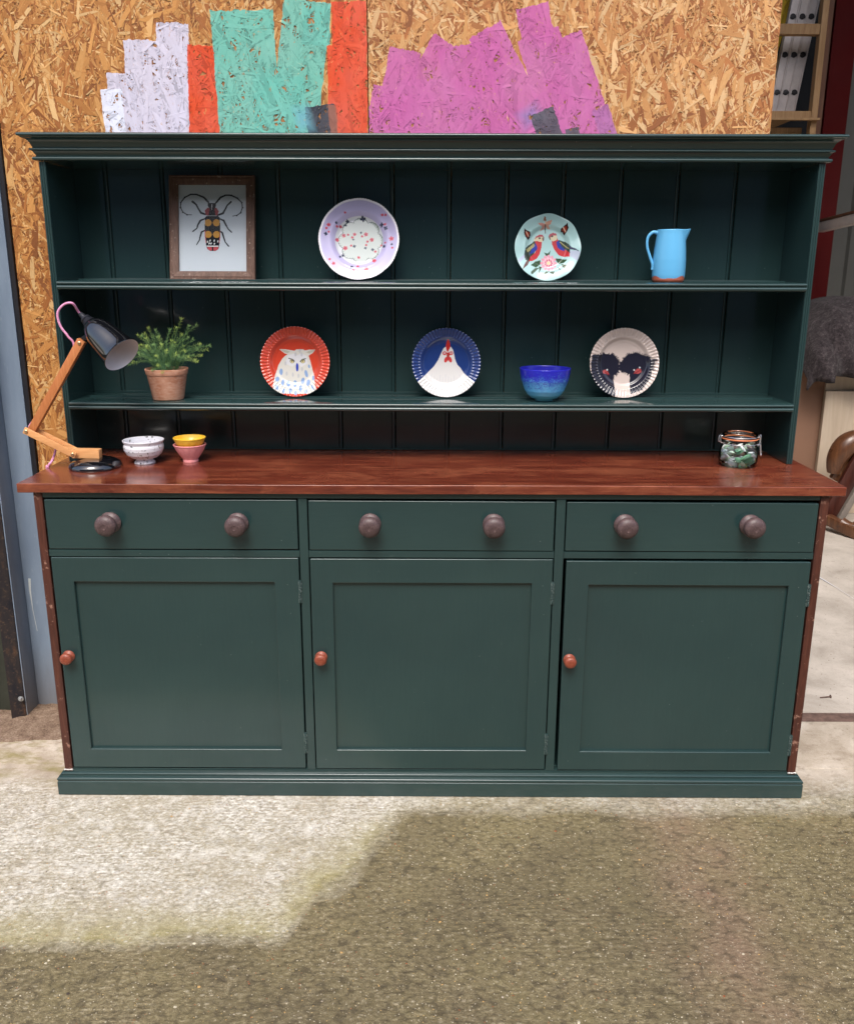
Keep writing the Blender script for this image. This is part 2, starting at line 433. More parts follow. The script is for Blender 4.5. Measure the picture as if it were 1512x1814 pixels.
    algae = m.math('MULTIPLY', edge, m.ramp(m.noise(m.coord(), 9, 5, .7), [(.3, .45), (.6, 1)]))
    algae = m.math('MULTIPLY', algae, m.ramp(m.math('ADD', m.math('MULTIPLY', P[1], 3), 1.2), [(.55, 1), (.98, .3)]))
    dr = m.mix(algae, dr, m.mix(r, s2l(126, 116, 70), s2l(184, 174, 126)))
    c = m.mix(dry, wet, dr)
    c = m.mix(m.ramp(grit, [(.35, .35), (.5, 0)]), c, (.03, .025, .018, 1), 'MIX')
    # tamping marks: staggered short dashes, highlights painted in pale, darker colour between them
    dv = m.n('TexVoronoi'); jx = m.math('ADD', P[0], m.math('MULTIPLY', m.sep(wb)[1], .02)); cv = m.n('CombineXYZ'); m.set(cv.inputs[0], m.math('MULTIPLY', jx, 58)); m.set(cv.inputs[1], m.math('MULTIPLY', yy, 88)); m.set(dv.inputs['Vector'], cv.outputs[0]); dv.inputs['Scale'].default_value = 1; dv.inputs['Randomness'].default_value = .85
    vr = m.math('ADD', dv.outputs['Distance'], m.math('MULTIPLY', m.math('SUBTRACT', m.noise(m.coord(), 300, 3, .8), .5), .55))
    dash = m.math('MULTIPLY', m.ramp(vr, [(.14, 1), (.34, 0)]), m.ramp(m.sep(dv.outputs['Color'])[0], [(.35, 0), (.9, 1)]))
    dasha = m.math('MULTIPLY', dash, m.ramp(m.noise(m.coord(loc=(4, 4, 1)), 4, 3, .6), [(.35, .25), (.6, .75)]))
    c = m.mix(dasha, c, m.mix(dry, s2l(184, 172, 146), s2l(246, 243, 236)))
    c = m.mix(m.math('MULTIPLY', m.ramp(vr, [(.55, 0), (.85, .55)]), m.math('SUBTRACT', 1, m.math('MULTIPLY', dry, .6))), c, s2l(62, 54, 42))
    # aggregate: pale and ochre grains
    for sc, th, colr, amt in ((150, .22, s2l(206, 196, 172), .6), (95, .15, s2l(196, 166, 110), .6), (210, .25, s2l(180, 166, 136), .5), (120, .13, s2l(44, 38, 30), .8), (64, .12, s2l(150, 92, 60), .6)):
        vo = m.n('TexVoronoi'); m.set(vo.inputs['Vector'], m.coord(loc=(sc, 3, 0))); vo.inputs['Scale'].default_value = sc
        pick = m.math('GREATER_THAN', m.sep(vo.outputs['Color'])[0], .80)
        k = m.math('MULTIPLY', m.math('MULTIPLY', m.math('LESS_THAN', vo.outputs['Distance'], th), pick), amt)
        c = m.mix(k, c, colr)
    # towards the shed the tamped surface gives way to smooth, trowelled concrete
    sy = m.math('ADD', P[1], m.math('MULTIPLY', m.math('SUBTRACT', W[1], .5), .22))
    sm = m.ramp(m.math('ADD', m.math('MULTIPLY', sy, 4), .35), [(.30, 0), (.75, 1)])
    sn = m.noise(m.coord(), 6, 7, .68, .4)
    sc_ = m.ramp(sn, [(.3, s2l(150, 136, 118)), (.5, s2l(186, 174, 158)), (.7, s2l(212, 203, 190))])
    sc_ = m.mix(m.ramp(m.noise(m.coord(loc=(6, 1, 0)), 24, 5, .75), [(.54, 0), (.66, .5)]), sc_, s2l(122, 106, 90))
    sc_ = m.mix(m.math('MULTIPLY', m.ramp(m.noise(m.coord(scale=(1, 2.5, 1)), 8, 5, .7), [(.45, 0), (.62, .8)]), m.ramp(P[0], [(0, 0), (1, 0)]) if False else m.math('LESS_THAN', P[0], 0)), sc_, s2l(134, 124, 76))
    c = m.mix(sm, c, m.mix(m.ramp(grit, [(.3, .3), (.5, 0)]), sc_, s2l(96, 84, 70)))
    ro = m.mix(dry, (.42, .42, .42, 1), (.85, .85, .85, 1))
    ro = m.mix(m.ramp(grit, [(.4, 0), (.6, .4)]), ro, (.3, .3, .3, 1))
    h = m.math('ADD', m.math('ADD', m.math('MULTIPLY', r, .8), m.math('MULTIPLY', grit, .45)), m.math('MULTIPLY', dash, .35))
    h = m.math('MULTIPLY', h, m.math('SUBTRACT', 1, m.math('MULTIPLY', sm, .75)))
    m.bump(h, .75, .005)
    return m.base(c, ro, 0, .35)
M['yard'] = yard_material()
def slab_material(name, cols, sc=6):
    m = NT(name)
    n = m.noise(m.coord(), sc, 6, .65, .4); f = m.noise(m.coord(), 160, 4, .7)
    c = m.ramp(n, [(.3, cols[0]), (.5, cols[1]), (.7, cols[2])])
    c = m.mix(m.ramp(f, [(.3, .35), (.5, 0)]), c, cols[3])
    c = m.mix(m.ramp(m.noise(m.coord(loc=(3, 3, 3)), 22, 5, .7), [(.58, 0), (.68, .35)]), c, cols[3])
    sp = m.n('TexVoronoi'); m.set(sp.inputs['Vector'], m.coord()); sp.inputs['Scale'].default_value = 60
    c = m.mix(m.math('MULTIPLY', m.math('LESS_THAN', sp.outputs['Distance'], .13), m.math('GREATER_THAN', m.sep(sp.outputs['Color'])[1], .8)), c, s2l(96, 84, 72))
    m.bump(m.math('ADD', n, m.math('MULTIPLY', f, .4)), .5, .003)
    return m.base(c, m.ramp(n, [(.3, .5), (.7, .8)]), 0, .3)
M['slab'] = slab_material('smooth_threshold_concrete', [s2l(150, 134, 118), s2l(192, 180, 164), s2l(216, 206, 192), s2l(128, 110, 96)])
M['floor'] = slab_material('indoor_concrete', [s2l(150, 142, 132), s2l(178, 170, 160), s2l(194, 186, 176), s2l(140, 128, 116)], 4)
def leftslab():
    m = NT('mossy_threshold_concrete')
    n = m.noise(m.coord(), 7, 6, .65, .5); y = m.sep(m.n('TexCoord').outputs['Object'])[1]
    c = m.ramp(n, [(.32, s2l(128, 108, 92)), (.5, s2l(172, 156, 140)), (.68, s2l(200, 188, 174))])
    c = m.mix(m.math('MULTIPLY', m.ramp(m.math('ABSOLUTE', m.math('SUBTRACT', y, .17)), [(0, .8), (.12, 0)]), m.ramp(m.noise(m.coord(scale=(1, 3, 1)), 9, 5, .7), [(.42, 0), (.6, 1)])), c, s2l(132, 122, 66))
    f = m.noise(m.coord(), 140, 4, .7); c = m.mix(m.ramp(f, [(.3, .4), (.5, 0)]), c, s2l(80, 66, 52))
    m.bump(m.math('ADD', n, m.math('MULTIPLY', f, .5)), .7, .005)
    return m.base(c, .8, 0, .3)
M['slab_left'] = leftslab()

# the yard is one sheet to the horizon; the threshold and the shed floor are thin sheets on it
sheet('ground', -60, 60, -60, 60, 0, M['yard'], 2)
bm = bmesh.new(); box(bm, -.6, 1.60, .1350, .4080, -.02, .0018, .0008)
tag(finish('threshold_slab', bm, M['yard'], None, True), kind='structure')
bm = bmesh.new(); box(bm, 1.603, 4.5, .1370, .4070, -.02, .0018, .0008)
tag(finish('threshold_slab', bm, M['yard'], None, True), kind='structure')
bm = bmesh.new(); box(bm, -3.0, -.602, .1400, .4300, -.02, .0018, .0008)
tag(finish('threshold_slab', bm, M['yard'], None, True), kind='structure')
bm = bmesh.new(); box(bm, -1.2, 4.6, .4680, 6.0, -.02, .0045, .002)
tag(finish('shed_floor', bm, M['floor'], None, True), kind='structure')
M['rust_iron'] = plain('rusty_channel_iron', s2l(104, 84, 76), .8, .0, .3, .35, 40, .4)
bm = bmesh.new(); box(bm, -1.2, 4.6, .4095, .4665, -.02, .0015, .001)
tag(finish('threshold_channel', bm, M['rust_iron'], None, True), kind='structure')

# shed shell: unseen roof and side walls added to keep the inside dark
M['shade_clad'] = plain('shade_dark_cladding', s2l(40, 42, 46), .7, 0, .3, .2, 8, .2)  # the shade inside the shed is put into this dark colour
def cladding(name, x0, x1, y, z0, z1, mat, pitch=.2, depth=.03, alongx=True, parent=None):
    """profiled steel sheet: trapezoid ribs, with real thickness"""
    pr = []; x = x0
    while x < x1:
        for dx, dd in ((0, 0), (pitch * .55, 0), (pitch * .62, depth), (pitch * .90, depth), (pitch * .97, 0)):
            if x + dx <= x1: pr.append((x + dx, dd))
        x += pitch
    bm = bmesh.new(); f, b = [], []
    for px, dd in pr:
        for lst, t in ((f, 0), (b, .002)):
            yy = y - dd + t
            lst.append([bm.verts.new((px, yy, z) if alongx else (yy, px, z)) for z in (z0, z1)])
    for L in (f, b):
        for a, c in zip(L, L[1:]): bm.faces.new((a[0], c[0], c[1], a[1]))
    for (a, c) in ((f[0], b[0]), (f[-1], b[-1])): bm.faces.new((a[0], a[1], c[1], c[0]))
    for a, c, a2, c2 in zip(f, f[1:], b, b[1:]):
        bm.faces.new((a[0], c[0], c2[0], a2[0])); bm.faces.new((a[1], c[1], c2[1], a2[1]))
    return finish(name, bm, mat, parent)
M['grey_clad'] = plain('grey_steel_cladding', s2l(128, 128, 122), .45, .1, .4, .06, 5, .05)
BWX = at(1466, 100, Y=5).x
BW = cladding('shed_back_wall', BWX, 4.7, 5.0, .006, 5.18, M['grey_clad'], .2, .032)
tag(BW, 'grey ribbed steel cladding wall at the back of the shed, right of the red column', 'wall')
o = cladding('shed_side_wall', .5, 5.0, 4.62, .006, 5.18, M['grey_clad'], .2, .032, False); tag(o, 'grey ribbed steel side wall, unseen, added to close the shed at the far right', 'wall')
o = bx('partition_wall', (-1.2, BWX - .005, 4.93, 5.0, .006, 5.18), M['shade_clad'], None, 0); tag(o, 'back wall of the shed behind the strand board, coloured dark for the unlit interior', 'wall')
bm = bmesh.new(); box(bm, -3.0, 4.7, .50, 5.1, 5.2, 5.26, 0); o = finish('added_shed_roof', bm, M['shade_clad']); tag(o, 'unseen dark flat roof added over the shed to shade the inside', 'roof')
o = bx('added_left_wall', (-1.30, -1.25, .56, 5.0, .006, 5.19), M['shade_clad'], None, 0); tag(o, 'unseen dark left wall added to keep the shed dark inside', 'wall')

# ---- OSB boards
def rect(p0, p1, wpx):
    """stroke centre line p0-p1 in photo pixels, wide wpx pixels, on the face of the boards"""
    a, b = at(*p0, Y=.47), at(*p1, Y=.47)
    mid = (a + b) / 2; d = b - a; L = math.hypot(d.x, d.z); k = (at(p0[0] + 10, p0[1], Y=.47) - a).length / 10
    return (mid.x, mid.z, wpx * k / 2, L / 2, math.atan2(d.x, d.z))
WHT, ORA, TEA, MAG, NAV = s2l(206, 202, 220), s2l(216, 70, 26), s2l(104, 184, 168), s2l(190, 96, 158), s2l(30, 38, 56)
PL = [rect((305, 40), (308, 240), 58) + (WHT, .97), rect((250, 70), (258, 240), 62) + (WHT, .97), rect((213, 130), (220, 240), 50) + (WHT, .96), rect((197, 158), (206, 240), 38) + (s2l(222, 226, 242), .97), rect((318, 80), (318, 240), 24) + (WHT, .95),
      rect((362, 80), (366, 240), 62) + (ORA, .97), rect((388, 82), (394, 240), 14) + (s2l(186, 96, 48), .8),
      rect((428, 18), (444, 240), 112) + (TEA, .96), rect((545, 0), (520, 240), 84) + (TEA, .94), rect((560, 10), (560, 80), 50) + (TEA, .95), rect((450, 190), (540, 190), 100) + (TEA, .9), rect((480, 120), (500, 240), 70) + (TEA, .6),
      rect((618, 2), (622, 240), 62) + (ORA, .98), rect((597, 80), (600, 240), 36) + (ORA, .96), rect((566, 186), (572, 240), 52) + (NAV, .99), rect((588, 186), (592, 240), 14) + (s2l(150, 84, 58), .8), rect((530, 180), (545, 240), 40) + (s2l(104, 170, 186), -.8)]
PR = [rect((718, 88), (690, 240), 56) + (MAG, .96), rect((715, 160), (700, 250), 110) + (MAG, .95), rect((858, 52), (960, 260), 62) + (MAG, .97), rect((795, 76), (700, 240), 60) + (MAG, .92), rect((830, 78), (850, 260), 110) + (MAG, .97), rect((780, 140), (780, 260), 150) + (MAG, .97),
      rect((942, 10), (960, 110), 58) + (MAG, .96), rect((952, 60), (1010, 260), 76) + (MAG, .96), rect((1010, 60), (1075, 260), 40) + (MAG, .96), rect((985, 90), (1040, 260), 70) + (MAG, .95), rect((915, 200), (960, 262), 120) + (MAG, .95), rect((1062, 190), (1085, 262), 30) + (s2l(170, 100, 160), .9),
      rect((928, 185), (950, 225), 56) + (s2l(150, 112, 172), -.95), rect((958, 196), (976, 250), 44) + (s2l(62, 72, 80), .92), rect((1012, 226), (1016, 250), 24) + (s2l(62, 72, 80), .9)]
def osb(name, x0, x1, z0, z1, paints, tint, zones, label, seed, pal):
    global PAINTS
    PAINTS = paints; mat = osb_material(name + '_face', tint)
    r = random.Random(seed)
    core = NT(name + '_core'); cn = core.noise(core.coord(scale=(1, 1, 3)), 30, 5, .7)
    core.base(core.ramp(cn, [(.3, s2l(120, 70, 32)), (.7, s2l(196, 140, 84))]), .7)
    b = bx('strand_board', (x0, x1, .4705, .4885, z0, z1), core.m, None, .0005, ((x0 + x1) / 2, .48, z0))
    tag(b, label, 'board')
    V, Fc, Cc, UV = [], [], [], []
    for (zx0, zx1, zz0, zz1, dens) in zones:
        n = int((zx1 - zx0) * (zz1 - zz0) * dens)
        for k in range(n):
            big = (k / n) ; t = r.random()
            if t < .68: L = r.uniform(.008, .034); wd = r.uniform(.0008, .0040)
            elif t < .93: L = r.uniform(.022, .065); wd = r.uniform(.0025, .008)
            else: L = r.uniform(.045, .11); wd = r.uniform(.008, .020)
            a = r.gauss(math.pi / 2, .5 if t > .85 else .85) if r.random() < .78 else r.uniform(0, math.pi)
            x = r.uniform(zx0, zx1); z = r.uniform(zz0, zz1)
            ca, sa = math.cos(a), math.sin(a)
            depth = .0003 + .0015 * r.random(); t1 = r.uniform(-.008, .008); t2 = r.uniform(-.075, .075)
            e1, e2 = r.uniform(-.45, .45) * wd * 2, r.uniform(-.45, .45) * wd * 2
            loc = [(-L / 2 + e1, -wd / 2), (-L / 4, -wd / 2 * r.uniform(.8, 1.15)), (L / 4, -wd / 2 * r.uniform(.8, 1.15)), (L / 2 + e2, -wd / 2 * r.uniform(.5, 1)), (L / 2 - e2 * .6, wd / 2 * r.uniform(.5, 1)), (L / 5, wd / 2 * r.uniform(.8, 1.15)), (-L / 4, wd / 2 * r.uniform(.8, 1.15)), (-L / 2 - e1, wd / 2)]
            base = len(V); ok = True; P = []
            for (p, q) in loc:
                X = x + p * ca - q * sa; Z = z + p * sa + q * ca
                X = min(max(X, x0 + .0002), x1 - .0002); Z = min(max(Z, z0), z1)
                P.append((X, .4700 - depth - p * t1 - q * t2, Z))
            V += P; Fc.append(tuple(range(base, base + 8)))
            c = pal[min(len(pal) - 1, int(r.random() ** 1.0 * len(pal)))]; s = r.uniform(.80, 1.10)
            o1, o2 = r.uniform(0, 50), r.uniform(0, 50)
            for (p, q) in loc: Cc.append((c[0] * s, c[1] * s, c[2] * s, 1)); UV.append((p * 10 + o1, q * 10 + o2))
    me = bpy.data.meshes.new('strands'); me.from_pydata(V, [], Fc); me.update()
    ca_ = me.color_attributes.new('col', 'FLOAT_COLOR', 'POINT'); ca_.data.foreach_set('color', np.array(Cc, np.float32).reshape(-1))
    ul = me.uv_layers.new(name='UVMap'); li = np.zeros(len(me.loops), np.int32); me.loops.foreach_get('vertex_index', li)
    ul.data.foreach_set('uv', np.array(UV, np.float32)[li].reshape(-1))
    o = link('strands', me, mat, b, False); tag(o, kind='stuff')
    # object coordinates for the paint are world coordinates: keep this part's origin at the world origin
    me.transform(Matrix.Translation(wpos(o))); o.location = -wpos(b)
    return b
palL = [s2l(*c)[:3] for c in ((214, 158, 92), (200, 142, 78), (184, 124, 64), (168, 106, 52), (208, 150, 84), (222, 174, 112), (152, 92, 44), (194, 134, 72), (230, 190, 132), (130, 76, 38))]
palR = [s2l(*c)[:3] for c in ((224, 174, 118), (212, 158, 100), (198, 140, 86), (184, 120, 72), (220, 168, 110), (232, 190, 138), (168, 104, 60), (206, 150, 94), (230, 192, 142), (146, 88, 52))]
osb('osb_left', -1.2200, -.1805, .02, 3.2, PL, (1, 1, 1, 1), [(-1.22, -.1805, 1.70, 2.45, 21000), (-1.22, -.95, .6, 1.70, 21000), (-.95, -.1805, .02, 1.7, 1200), (-1.22, -.95, .02, .6, 3000), (-1.22, -.1805, 2.45, 3.2, 1500)],
    'orange brown strand board with white, orange and teal paint strokes, left of the seam', 3, palL)
osb('osb_right', -.1780, .9530, .02, 3.2, PR, (1, 1, 1, 1), [(-.178, .953, 1.70, 2.45, 21000), (-.178, .953, .02, 1.7, 1200), (-.178, .953, 2.45, 3.2, 1500)],
    'paler strand board with magenta paint strokes, right of the seam behind the dresser', 5, palR)

# ---- left: steel column and dark sheets
mc = NT('blue_grey_painted_steel'); mn = mc.noise(mc.coord(scale=(3, 3, .6)), 4, 5, .6); mf = mc.noise(mc.coord(scale=(6, 6, 1)), 30, 4, .7)
cc = mc.ramp(mn, [(.3, s2l(108, 124, 144)), (.7, s2l(136, 152, 170))]); cc = mc.mix(mc.ramp(mf, [(.62, 0), (.72, .4)]), cc, s2l(160, 170, 180))
zz = mc.sep(mc.n('TexCoord').outputs['Object'])[2]; cc = mc.mix(mc.ramp(mc.math('ADD', zz, mc.math('MULTIPLY', mn, .3)), [(.12, .7), (.40, 0)]), cc, s2l(118, 112, 106))
mc.bump(mf, .15, .001); M['steel_blue'] = mc.base(cc, .42, .1, .5)
Cn = empty('steel_column', (-1.26, .46, 0), 'blue grey painted steel column left of the dresser, with a pale paint drip', 'column')
bx('web', (-1.3040, -1.2360, .4560, .4640, 0, 3.3), M['steel_blue'], Cn, .0015)
bx('flange', (-1.3080, -1.3045, .3790, .4640, 0, 3.3), M['steel_blue'], Cn, .001)
M['black_strip'] = plain('black_gap_strip', s2l(24, 24, 30), .6, 0, .4, .1, 30, .1)
bx('gap_strip', (-1.2350, -1.2215, .4590, .4700, 0.0, 3.3), M['black_strip'], Cn, .002)  # black strip in the gap between column and board
bm = bmesh.new(); dp = [at(52, 1025, Y=.4555), at(53, 1045, Y=.4555), at(58, 1080, Y=.4555), at(66, 1118, Y=.4555)]
tube(bm, dp, [.0042, .0030, .0010, .0009], 8); 
for v in bm.verts: v.co.y = .4556 + (v.co.y - .4555) * .25
M['drip'] = plain('pale_paint_drip', s2l(190, 196, 196), .5)
finish('paint_drip', bm, M['drip'], Cn, True)
mr = NT('rusty_dark_steel'); rn = mr.noise(mr.coord(scale=(2, 2, .8)), 14, 6, .7); rf = mr.noise(mr.coord(), 90, 4, .7)
M['rusty'] = mr.base(mr.mix(mr.ramp(rf, [(.55, 0), (.7, .6)]), mr.ramp(rn, [(.35, s2l(34, 34, 42)), (.55, s2l(52, 46, 46)), (.7, s2l(92, 66, 50))]), s2l(110, 88, 70)), .6, .3, .4)
mr.bump(rf, .4, .001)
M['grime'] = plain('grimy_green_sheet', s2l(56, 58, 50), .7, .1, .3, .3, 10, .3)
Sh = empty('corrugated_door', (-1.42, .38, 0), 'dark rusty corrugated steel sheet at the far left edge, beside the blue grey column', 'door')
def extr(bm, pr, z0, z1, th=.003):
    n = len(pr); f = [[bm.verts.new((x, y, z)) for z in (z0, z1)] for x, y in pr]; b = [[bm.verts.new((x + th * .3, y + th, z)) for z in (z0, z1)] for x, y in pr]
    for L in (f, b):
        for a, c in zip(L, L[1:]): bm.faces.new((a[0], c[0], c[1], a[1]))
    for a, c, a2, c2 in zip(f, f[1:], b, b[1:]): bm.faces.new((a[0], c[0], c2[0], a2[0])); bm.faces.new((a[1], c[1], c2[1], a2[1]))
    for a, c in ((f[0], b[0]), (f[-1], b[-1])): bm.faces.new((a[0], a[1], c[1], c[0]))
bm = bmesh.new(); extr(bm, [(-1.3090, .3760), (-1.3480, .3600)], 0.002, 3.2, .004); finish('edge_strip', bm, M['rusty'], Sh)
bm = bmesh.new(); pr = []; x = -1.3490
for k in range(9): pr += [(x, .3640), (x - .014, .4060), (x - .060, .4080), (x - .074, .3640), (x - .118, .3620)]; x -= .126
extr(bm, pr, 0.0, 3.2, .003); finish('corrugated_sheet', bm, M['grime'], Sh)
bp = at(37, 1238, Y=.362); bm = bmesh.new(); lathe(bm, [(0, 0), (.009, 0), (.009, .002), (.0055, .0025), (.0055, .007), (.004, .009), (0, .0095)], (bp.x, .3628, bp.z), (0, -1, 0), 16)
M['zinc'] = plain('zinc_bolt', s2l(170, 174, 178), .35, .8, .5); finish('bolt', bm, M['zinc'], Sh, True)
# soil heap swept into the corner
md = NT('dry_soil'); dn = md.noise(md.coord(), 30, 6, .7); df = md.noise(md.coord(), 220, 4, .7)
M['soil'] = md.base(md.ramp(md.math('ADD', md.math('MULTIPLY', dn, .5), md.math('MULTIPLY', df, .5)), [(.35, s2l(88, 72, 60)), (.5, s2l(128, 108, 92)), (.62, s2l(160, 142, 124))]), .95, 0, .15)
md.bump(df, .9, .004)
nx, ny = 120, 60; gx, gy = np.meshgrid(np.linspace(-1.9, -1.02, nx), np.linspace(.20, .455, ny), indexing='ij')
hz = np.zeros_like(gx)
for i in range(nx):
    for j in range(ny):
        x, y = gx[i, j], gy[i, j]; t = (y - .27 - .05 * mnoise.noise((x * 5, 1, 3))) / .12
        hz[i, j] = .022 * max(0, min(1, t)) * (1 + .3 * mnoise.noise((x * 9, y * 9, 0))) + .0035 * mnoise.noise((x * 60, y * 60, 2)) * min(1, max(0, t * 3)) + .0015
        if t < .02: hz[i, j] = -.008
P = np.stack([gx, gy, hz + .0045], -1); o = link('soil_heap', grid_mesh('soil_heap', P), M['soil'], None, True); tag(o, kind='stuff')
tag(o, 'dry brown soil swept up against the foot of the blue grey column', 'soil')

# unseen workshop added behind the viewer: blocks low sky and darkens what gloss mirrors
OB = empty('added_workshop', (0, -10, 0), 'unseen dark grey clad workshop added across the yard to block the low sky', 'building')
M['shade_clad2'] = plain('weathered_grey_cladding', s2l(84, 86, 84), .6, 0, .3, .2, 3, .1)
bx('wall', (-14, 14, -10.4, -10.2, 0.003, 6.2), M['shade_clad2'], OB, 0)
bm = bmesh.new(); box(bm, -14.3, 14.3, -14.6, -9.9, 6.21, 6.36, .01); finish('roof', bm, M['shade_clad2'], OB)
for k_ in range(5): bx('door', (-11.5 + k_ * 5, -8.7 + k_ * 5, -10.19, -10.14, .01, 2.9), M['steel_blue'], OB, .005)
# ================================================================== THE DRESSER
D = empty('dresser', (0, .2, 0), 'large dark green painted dresser with open plate rack, brown wooden worktop, three drawers and doors', 'dresser')
PH, PV = M['paint_h'], M['paint_v']
# --- base carcass
for s in (-1, 1):
    bx('side_panel', (min(s * 1.0005, s * 1.023), max(s * 1.0005, s * 1.023), -.002, .44, .0655, .8745), M['side'], D, .003)
bx('bottom_board', (-.999, .999, .021, .44, .060, .078), PH, D, .001)
bx('back_panel', (-.999, .999, .432, .440, .079, .874), PH, D, .001)
bx('inner_partition', (-.337, -.327, .022, .430, .079, .86), PV, D, .001)
bx('inner_partition', (.330, .342, .022, .430, .079, .86), PV, D, .001)
# face frame, butted end to end
bx('top_rail', (-1.000, 1.000, .0005, .022, .8605, .8755), PH, D, .001)
bx('face_stile', (-.3425, -.3195, 0, .022, .076, .8600), PV, D, .0015)
bx('face_stile', (.3235, .3475, 0, .022, .076, .8600), PV, D, .0015)
for a, b in ((-1.0, -.343), (-.319, .323), (.348, 1.0)):
    bx('cross_rail', (a, b, .0008, .022, .7005, .7195), PH, D, .0015)
# --- plinth with moulded top, mitred round three sides
def plinth():
    prof = [(0, .0005), (.0155, .0005), (.0175, .003), (.0175, .040), (.0172, .0425), (.0150, .0440)]
    prof += arc(.0125, .0500, .0052, -45, 90, 5)
    prof += [(.0085, .0558), (.0085, .0580)] + arc(.0055, .0620, .0038, -50, 90, 4) + [(.0010, .0665), (.0005, .0715), (-.004, .0725), (-.012, .0725), (-.012, .0005)]
    bm = bmesh.new(); sweep(bm, [(-1.023, .44), (-1.023, 0.0), (1.023, 0.0), (1.023, .44)][::1], prof)
    return wn(finish('plinth', bm, PH, D, True))
plinth()
bx('plinth_cap', (-.9995, .9995, .0005, .021, .0730, .0762), PH, D, .001)
# --- knobs
def knob(parent, x, z, y, r, mat, L):
    bm = bmesh.new(); k = r / .0285
    prof = [(0, 0), (.024 * k, 0), (.0275 * k, .0015 * k), (.0285 * k, .005 * k), (.0265 * k, .009 * k), (.020 * k, .0125 * k), (.0165 * k, .017 * k), (.018 * k, .022 * k),
            (.0245 * k, .0265 * k), (.0280 * k, .032 * k), (.0283 * k, .038 * k), (.0250 * k, .045 * k), (.017 * k, .0495 * k), (.0065 * k, .0508 * k), (.006 * k, .0500 * k), (0, .0500 * k)]
    prof = [(a, b * L) for a, b in prof]
    lathe(bm, prof, (x, y, z), (random.uniform(-.03, .03), -1, random.uniform(-.03, .03)), 40)
    return finish('knob', bm, mat, parent, True, (x, y, z))
# --- drawers
def drawer(x0, x1, z0, z1, kx, tilt):
    bm = bmesh.new(); vs = box(bm, x0, x1, -.001, .020, z0, z1, .0030, 3)
    for v in vs: v.co.z += tilt * (v.co.x - x0) / (x1 - x0)
    box(bm, x0 + .006, x1 - .006, .0205, .40, z0 + .004, z1 - .02, 0)
    d = wn(finish('drawer', bm, PH, D, True, ((x0 + x1) / 2, 0, (z0 + z1) / 2)))
    for x in kx: knob(d, x, .7955, -.0015, .0285 * random.uniform(.98, 1.02), M['knob_dark'], 1.0)
drawer(-.9975, -.3460, .7215, .8555, (-.829, -.499), .0012)
drawer(-.3165, .3200, .7215, .8555, (-.1565, .1625), -.0012)
drawer(.3505, .9980, .7215, .8540, (.5005, .8245), -.0015)
# --- doors
def door(x0, x1, z0, z1, px0, px1, pz0, pz1, kx, kz, hx, lean, yoff):
    ys, ye = -.0015, .0195
    # clean build: front ring + thickness
    bm = bmesh.new()
    xs = [x0, px0, px1, x1]; zs = [z0, pz0, pz1, z1]
    V = {}
    for k, y in enumerate((ys, ye)):
        for i in range(4):
            for j in range(4): V[i, j, k] = bm.verts.new((xs[i], y, zs[j]))
    for k in (0, 1):
        for i in range(3):
            for j in range(3):
                if i == 1 and j == 1: continue
                bm.faces.new((V[i, j, k], V[i + 1, j, k], V[i + 1, j + 1, k], V[i, j + 1, k]))
    for i in range(3):
        for j in (0, 3): bm.faces.new((V[i, j, 0], V[i + 1, j, 0], V[i + 1, j, 1], V[i, j, 1])); bm.faces.new((V[j, i, 0], V[j, i + 1, 0], V[j, i + 1, 1], V[j, i, 1]))
    for a, b in (((1, 1), (2, 1)), ((2, 1), (2, 2)), ((2, 2), (1, 2)), ((1, 2), (1, 1))):
        bm.faces.new((V[a[0], a[1], 0], V[b[0], b[1], 0], V[b[0], b[1], 1], V[a[0], a[1], 1]))
    bmesh.ops.recalc_face_normals(bm, faces=bm.faces)
    es = [e for e in bm.edges if len(e.link_faces) == 2 and e.calc_face_angle(0) > .5]
    bmesh.ops.bevel(bm, geom=es, offset=.0026, segments=3, profile=.6, affect='EDGES')
    def warp(v):
        t = (v.z - z0) / (z1 - z0)
        return Vector((v.x + lean * (t - .5) * .5, v.y + yoff * (x1 - v.x) / (x1 - x0), v.z + lean * (v.x - x0)))
    for v in bm.verts: v.co = warp(v.co)
    d = wn(finish('door', bm, PV, D, True, ((x0 + x1) / 2, 0, (z0 + z1) / 2)))
    bm = bmesh.new(); n = 14; g = {}
    for i in range(n + 1):
        for j in range(n + 1):
            x = px0 - .006 + (px1 - px0 + .012) * i / n; z = pz0 - .006 + (pz1 - pz0 + .012) * j / n
            c = warp(Vector((x, .0085, z)))
            c.y += .0009 * math.sin(3.1 * i / n * 2 + x0) * math.sin(3.1 * j / n) ; g[i, j] = bm.verts.new(c)
    for i in range(n):
        for j in range(n): bm.faces.new((g[i, j], g[i + 1, j], g[i + 1, j + 1], g[i, j + 1]))
    r = bmesh.ops.extrude_face_region(bm, geom=bm.faces[:])
    for e in r['geom']:
        if isinstance(e, bmesh.types.BMVert): e.co.y += .006
    finish('door_panel', bm, PV, d, True, ((x0 + x1) / 2, .01, (z0 + z1) / 2))
    knob(d, kx, kz, -.0015 + yoff, .0165, M['knob_red'], 1.05)
    for hz in (z1 - .0935, z0 + .079):
        bm = bmesh.new(); hh = .062
        for k in range(5):   # knuckles, thick with paint
            zc = hz - hh / 2 + hh * (k + .5) / 5
            tube(bm, [(hx, -.0030, zc - hh / 10 + .0006), (hx + random.uniform(-.0004, .0004), -.0032, zc), (hx, -.0030, zc + hh / 10 - .0006)], [.0028, .0033, .0028], 10)
        box(bm, hx - .0045, hx + .0045, -.0025, .004, hz - hh / 2, hz + hh / 2, .0005)
        finish('hinge', bm, M['hinge'], d, True, (hx, 0, hz))
hm = NT('paint_caked_hinge'); hn = hm.noise(hm.coord(), 240, 4, .8)
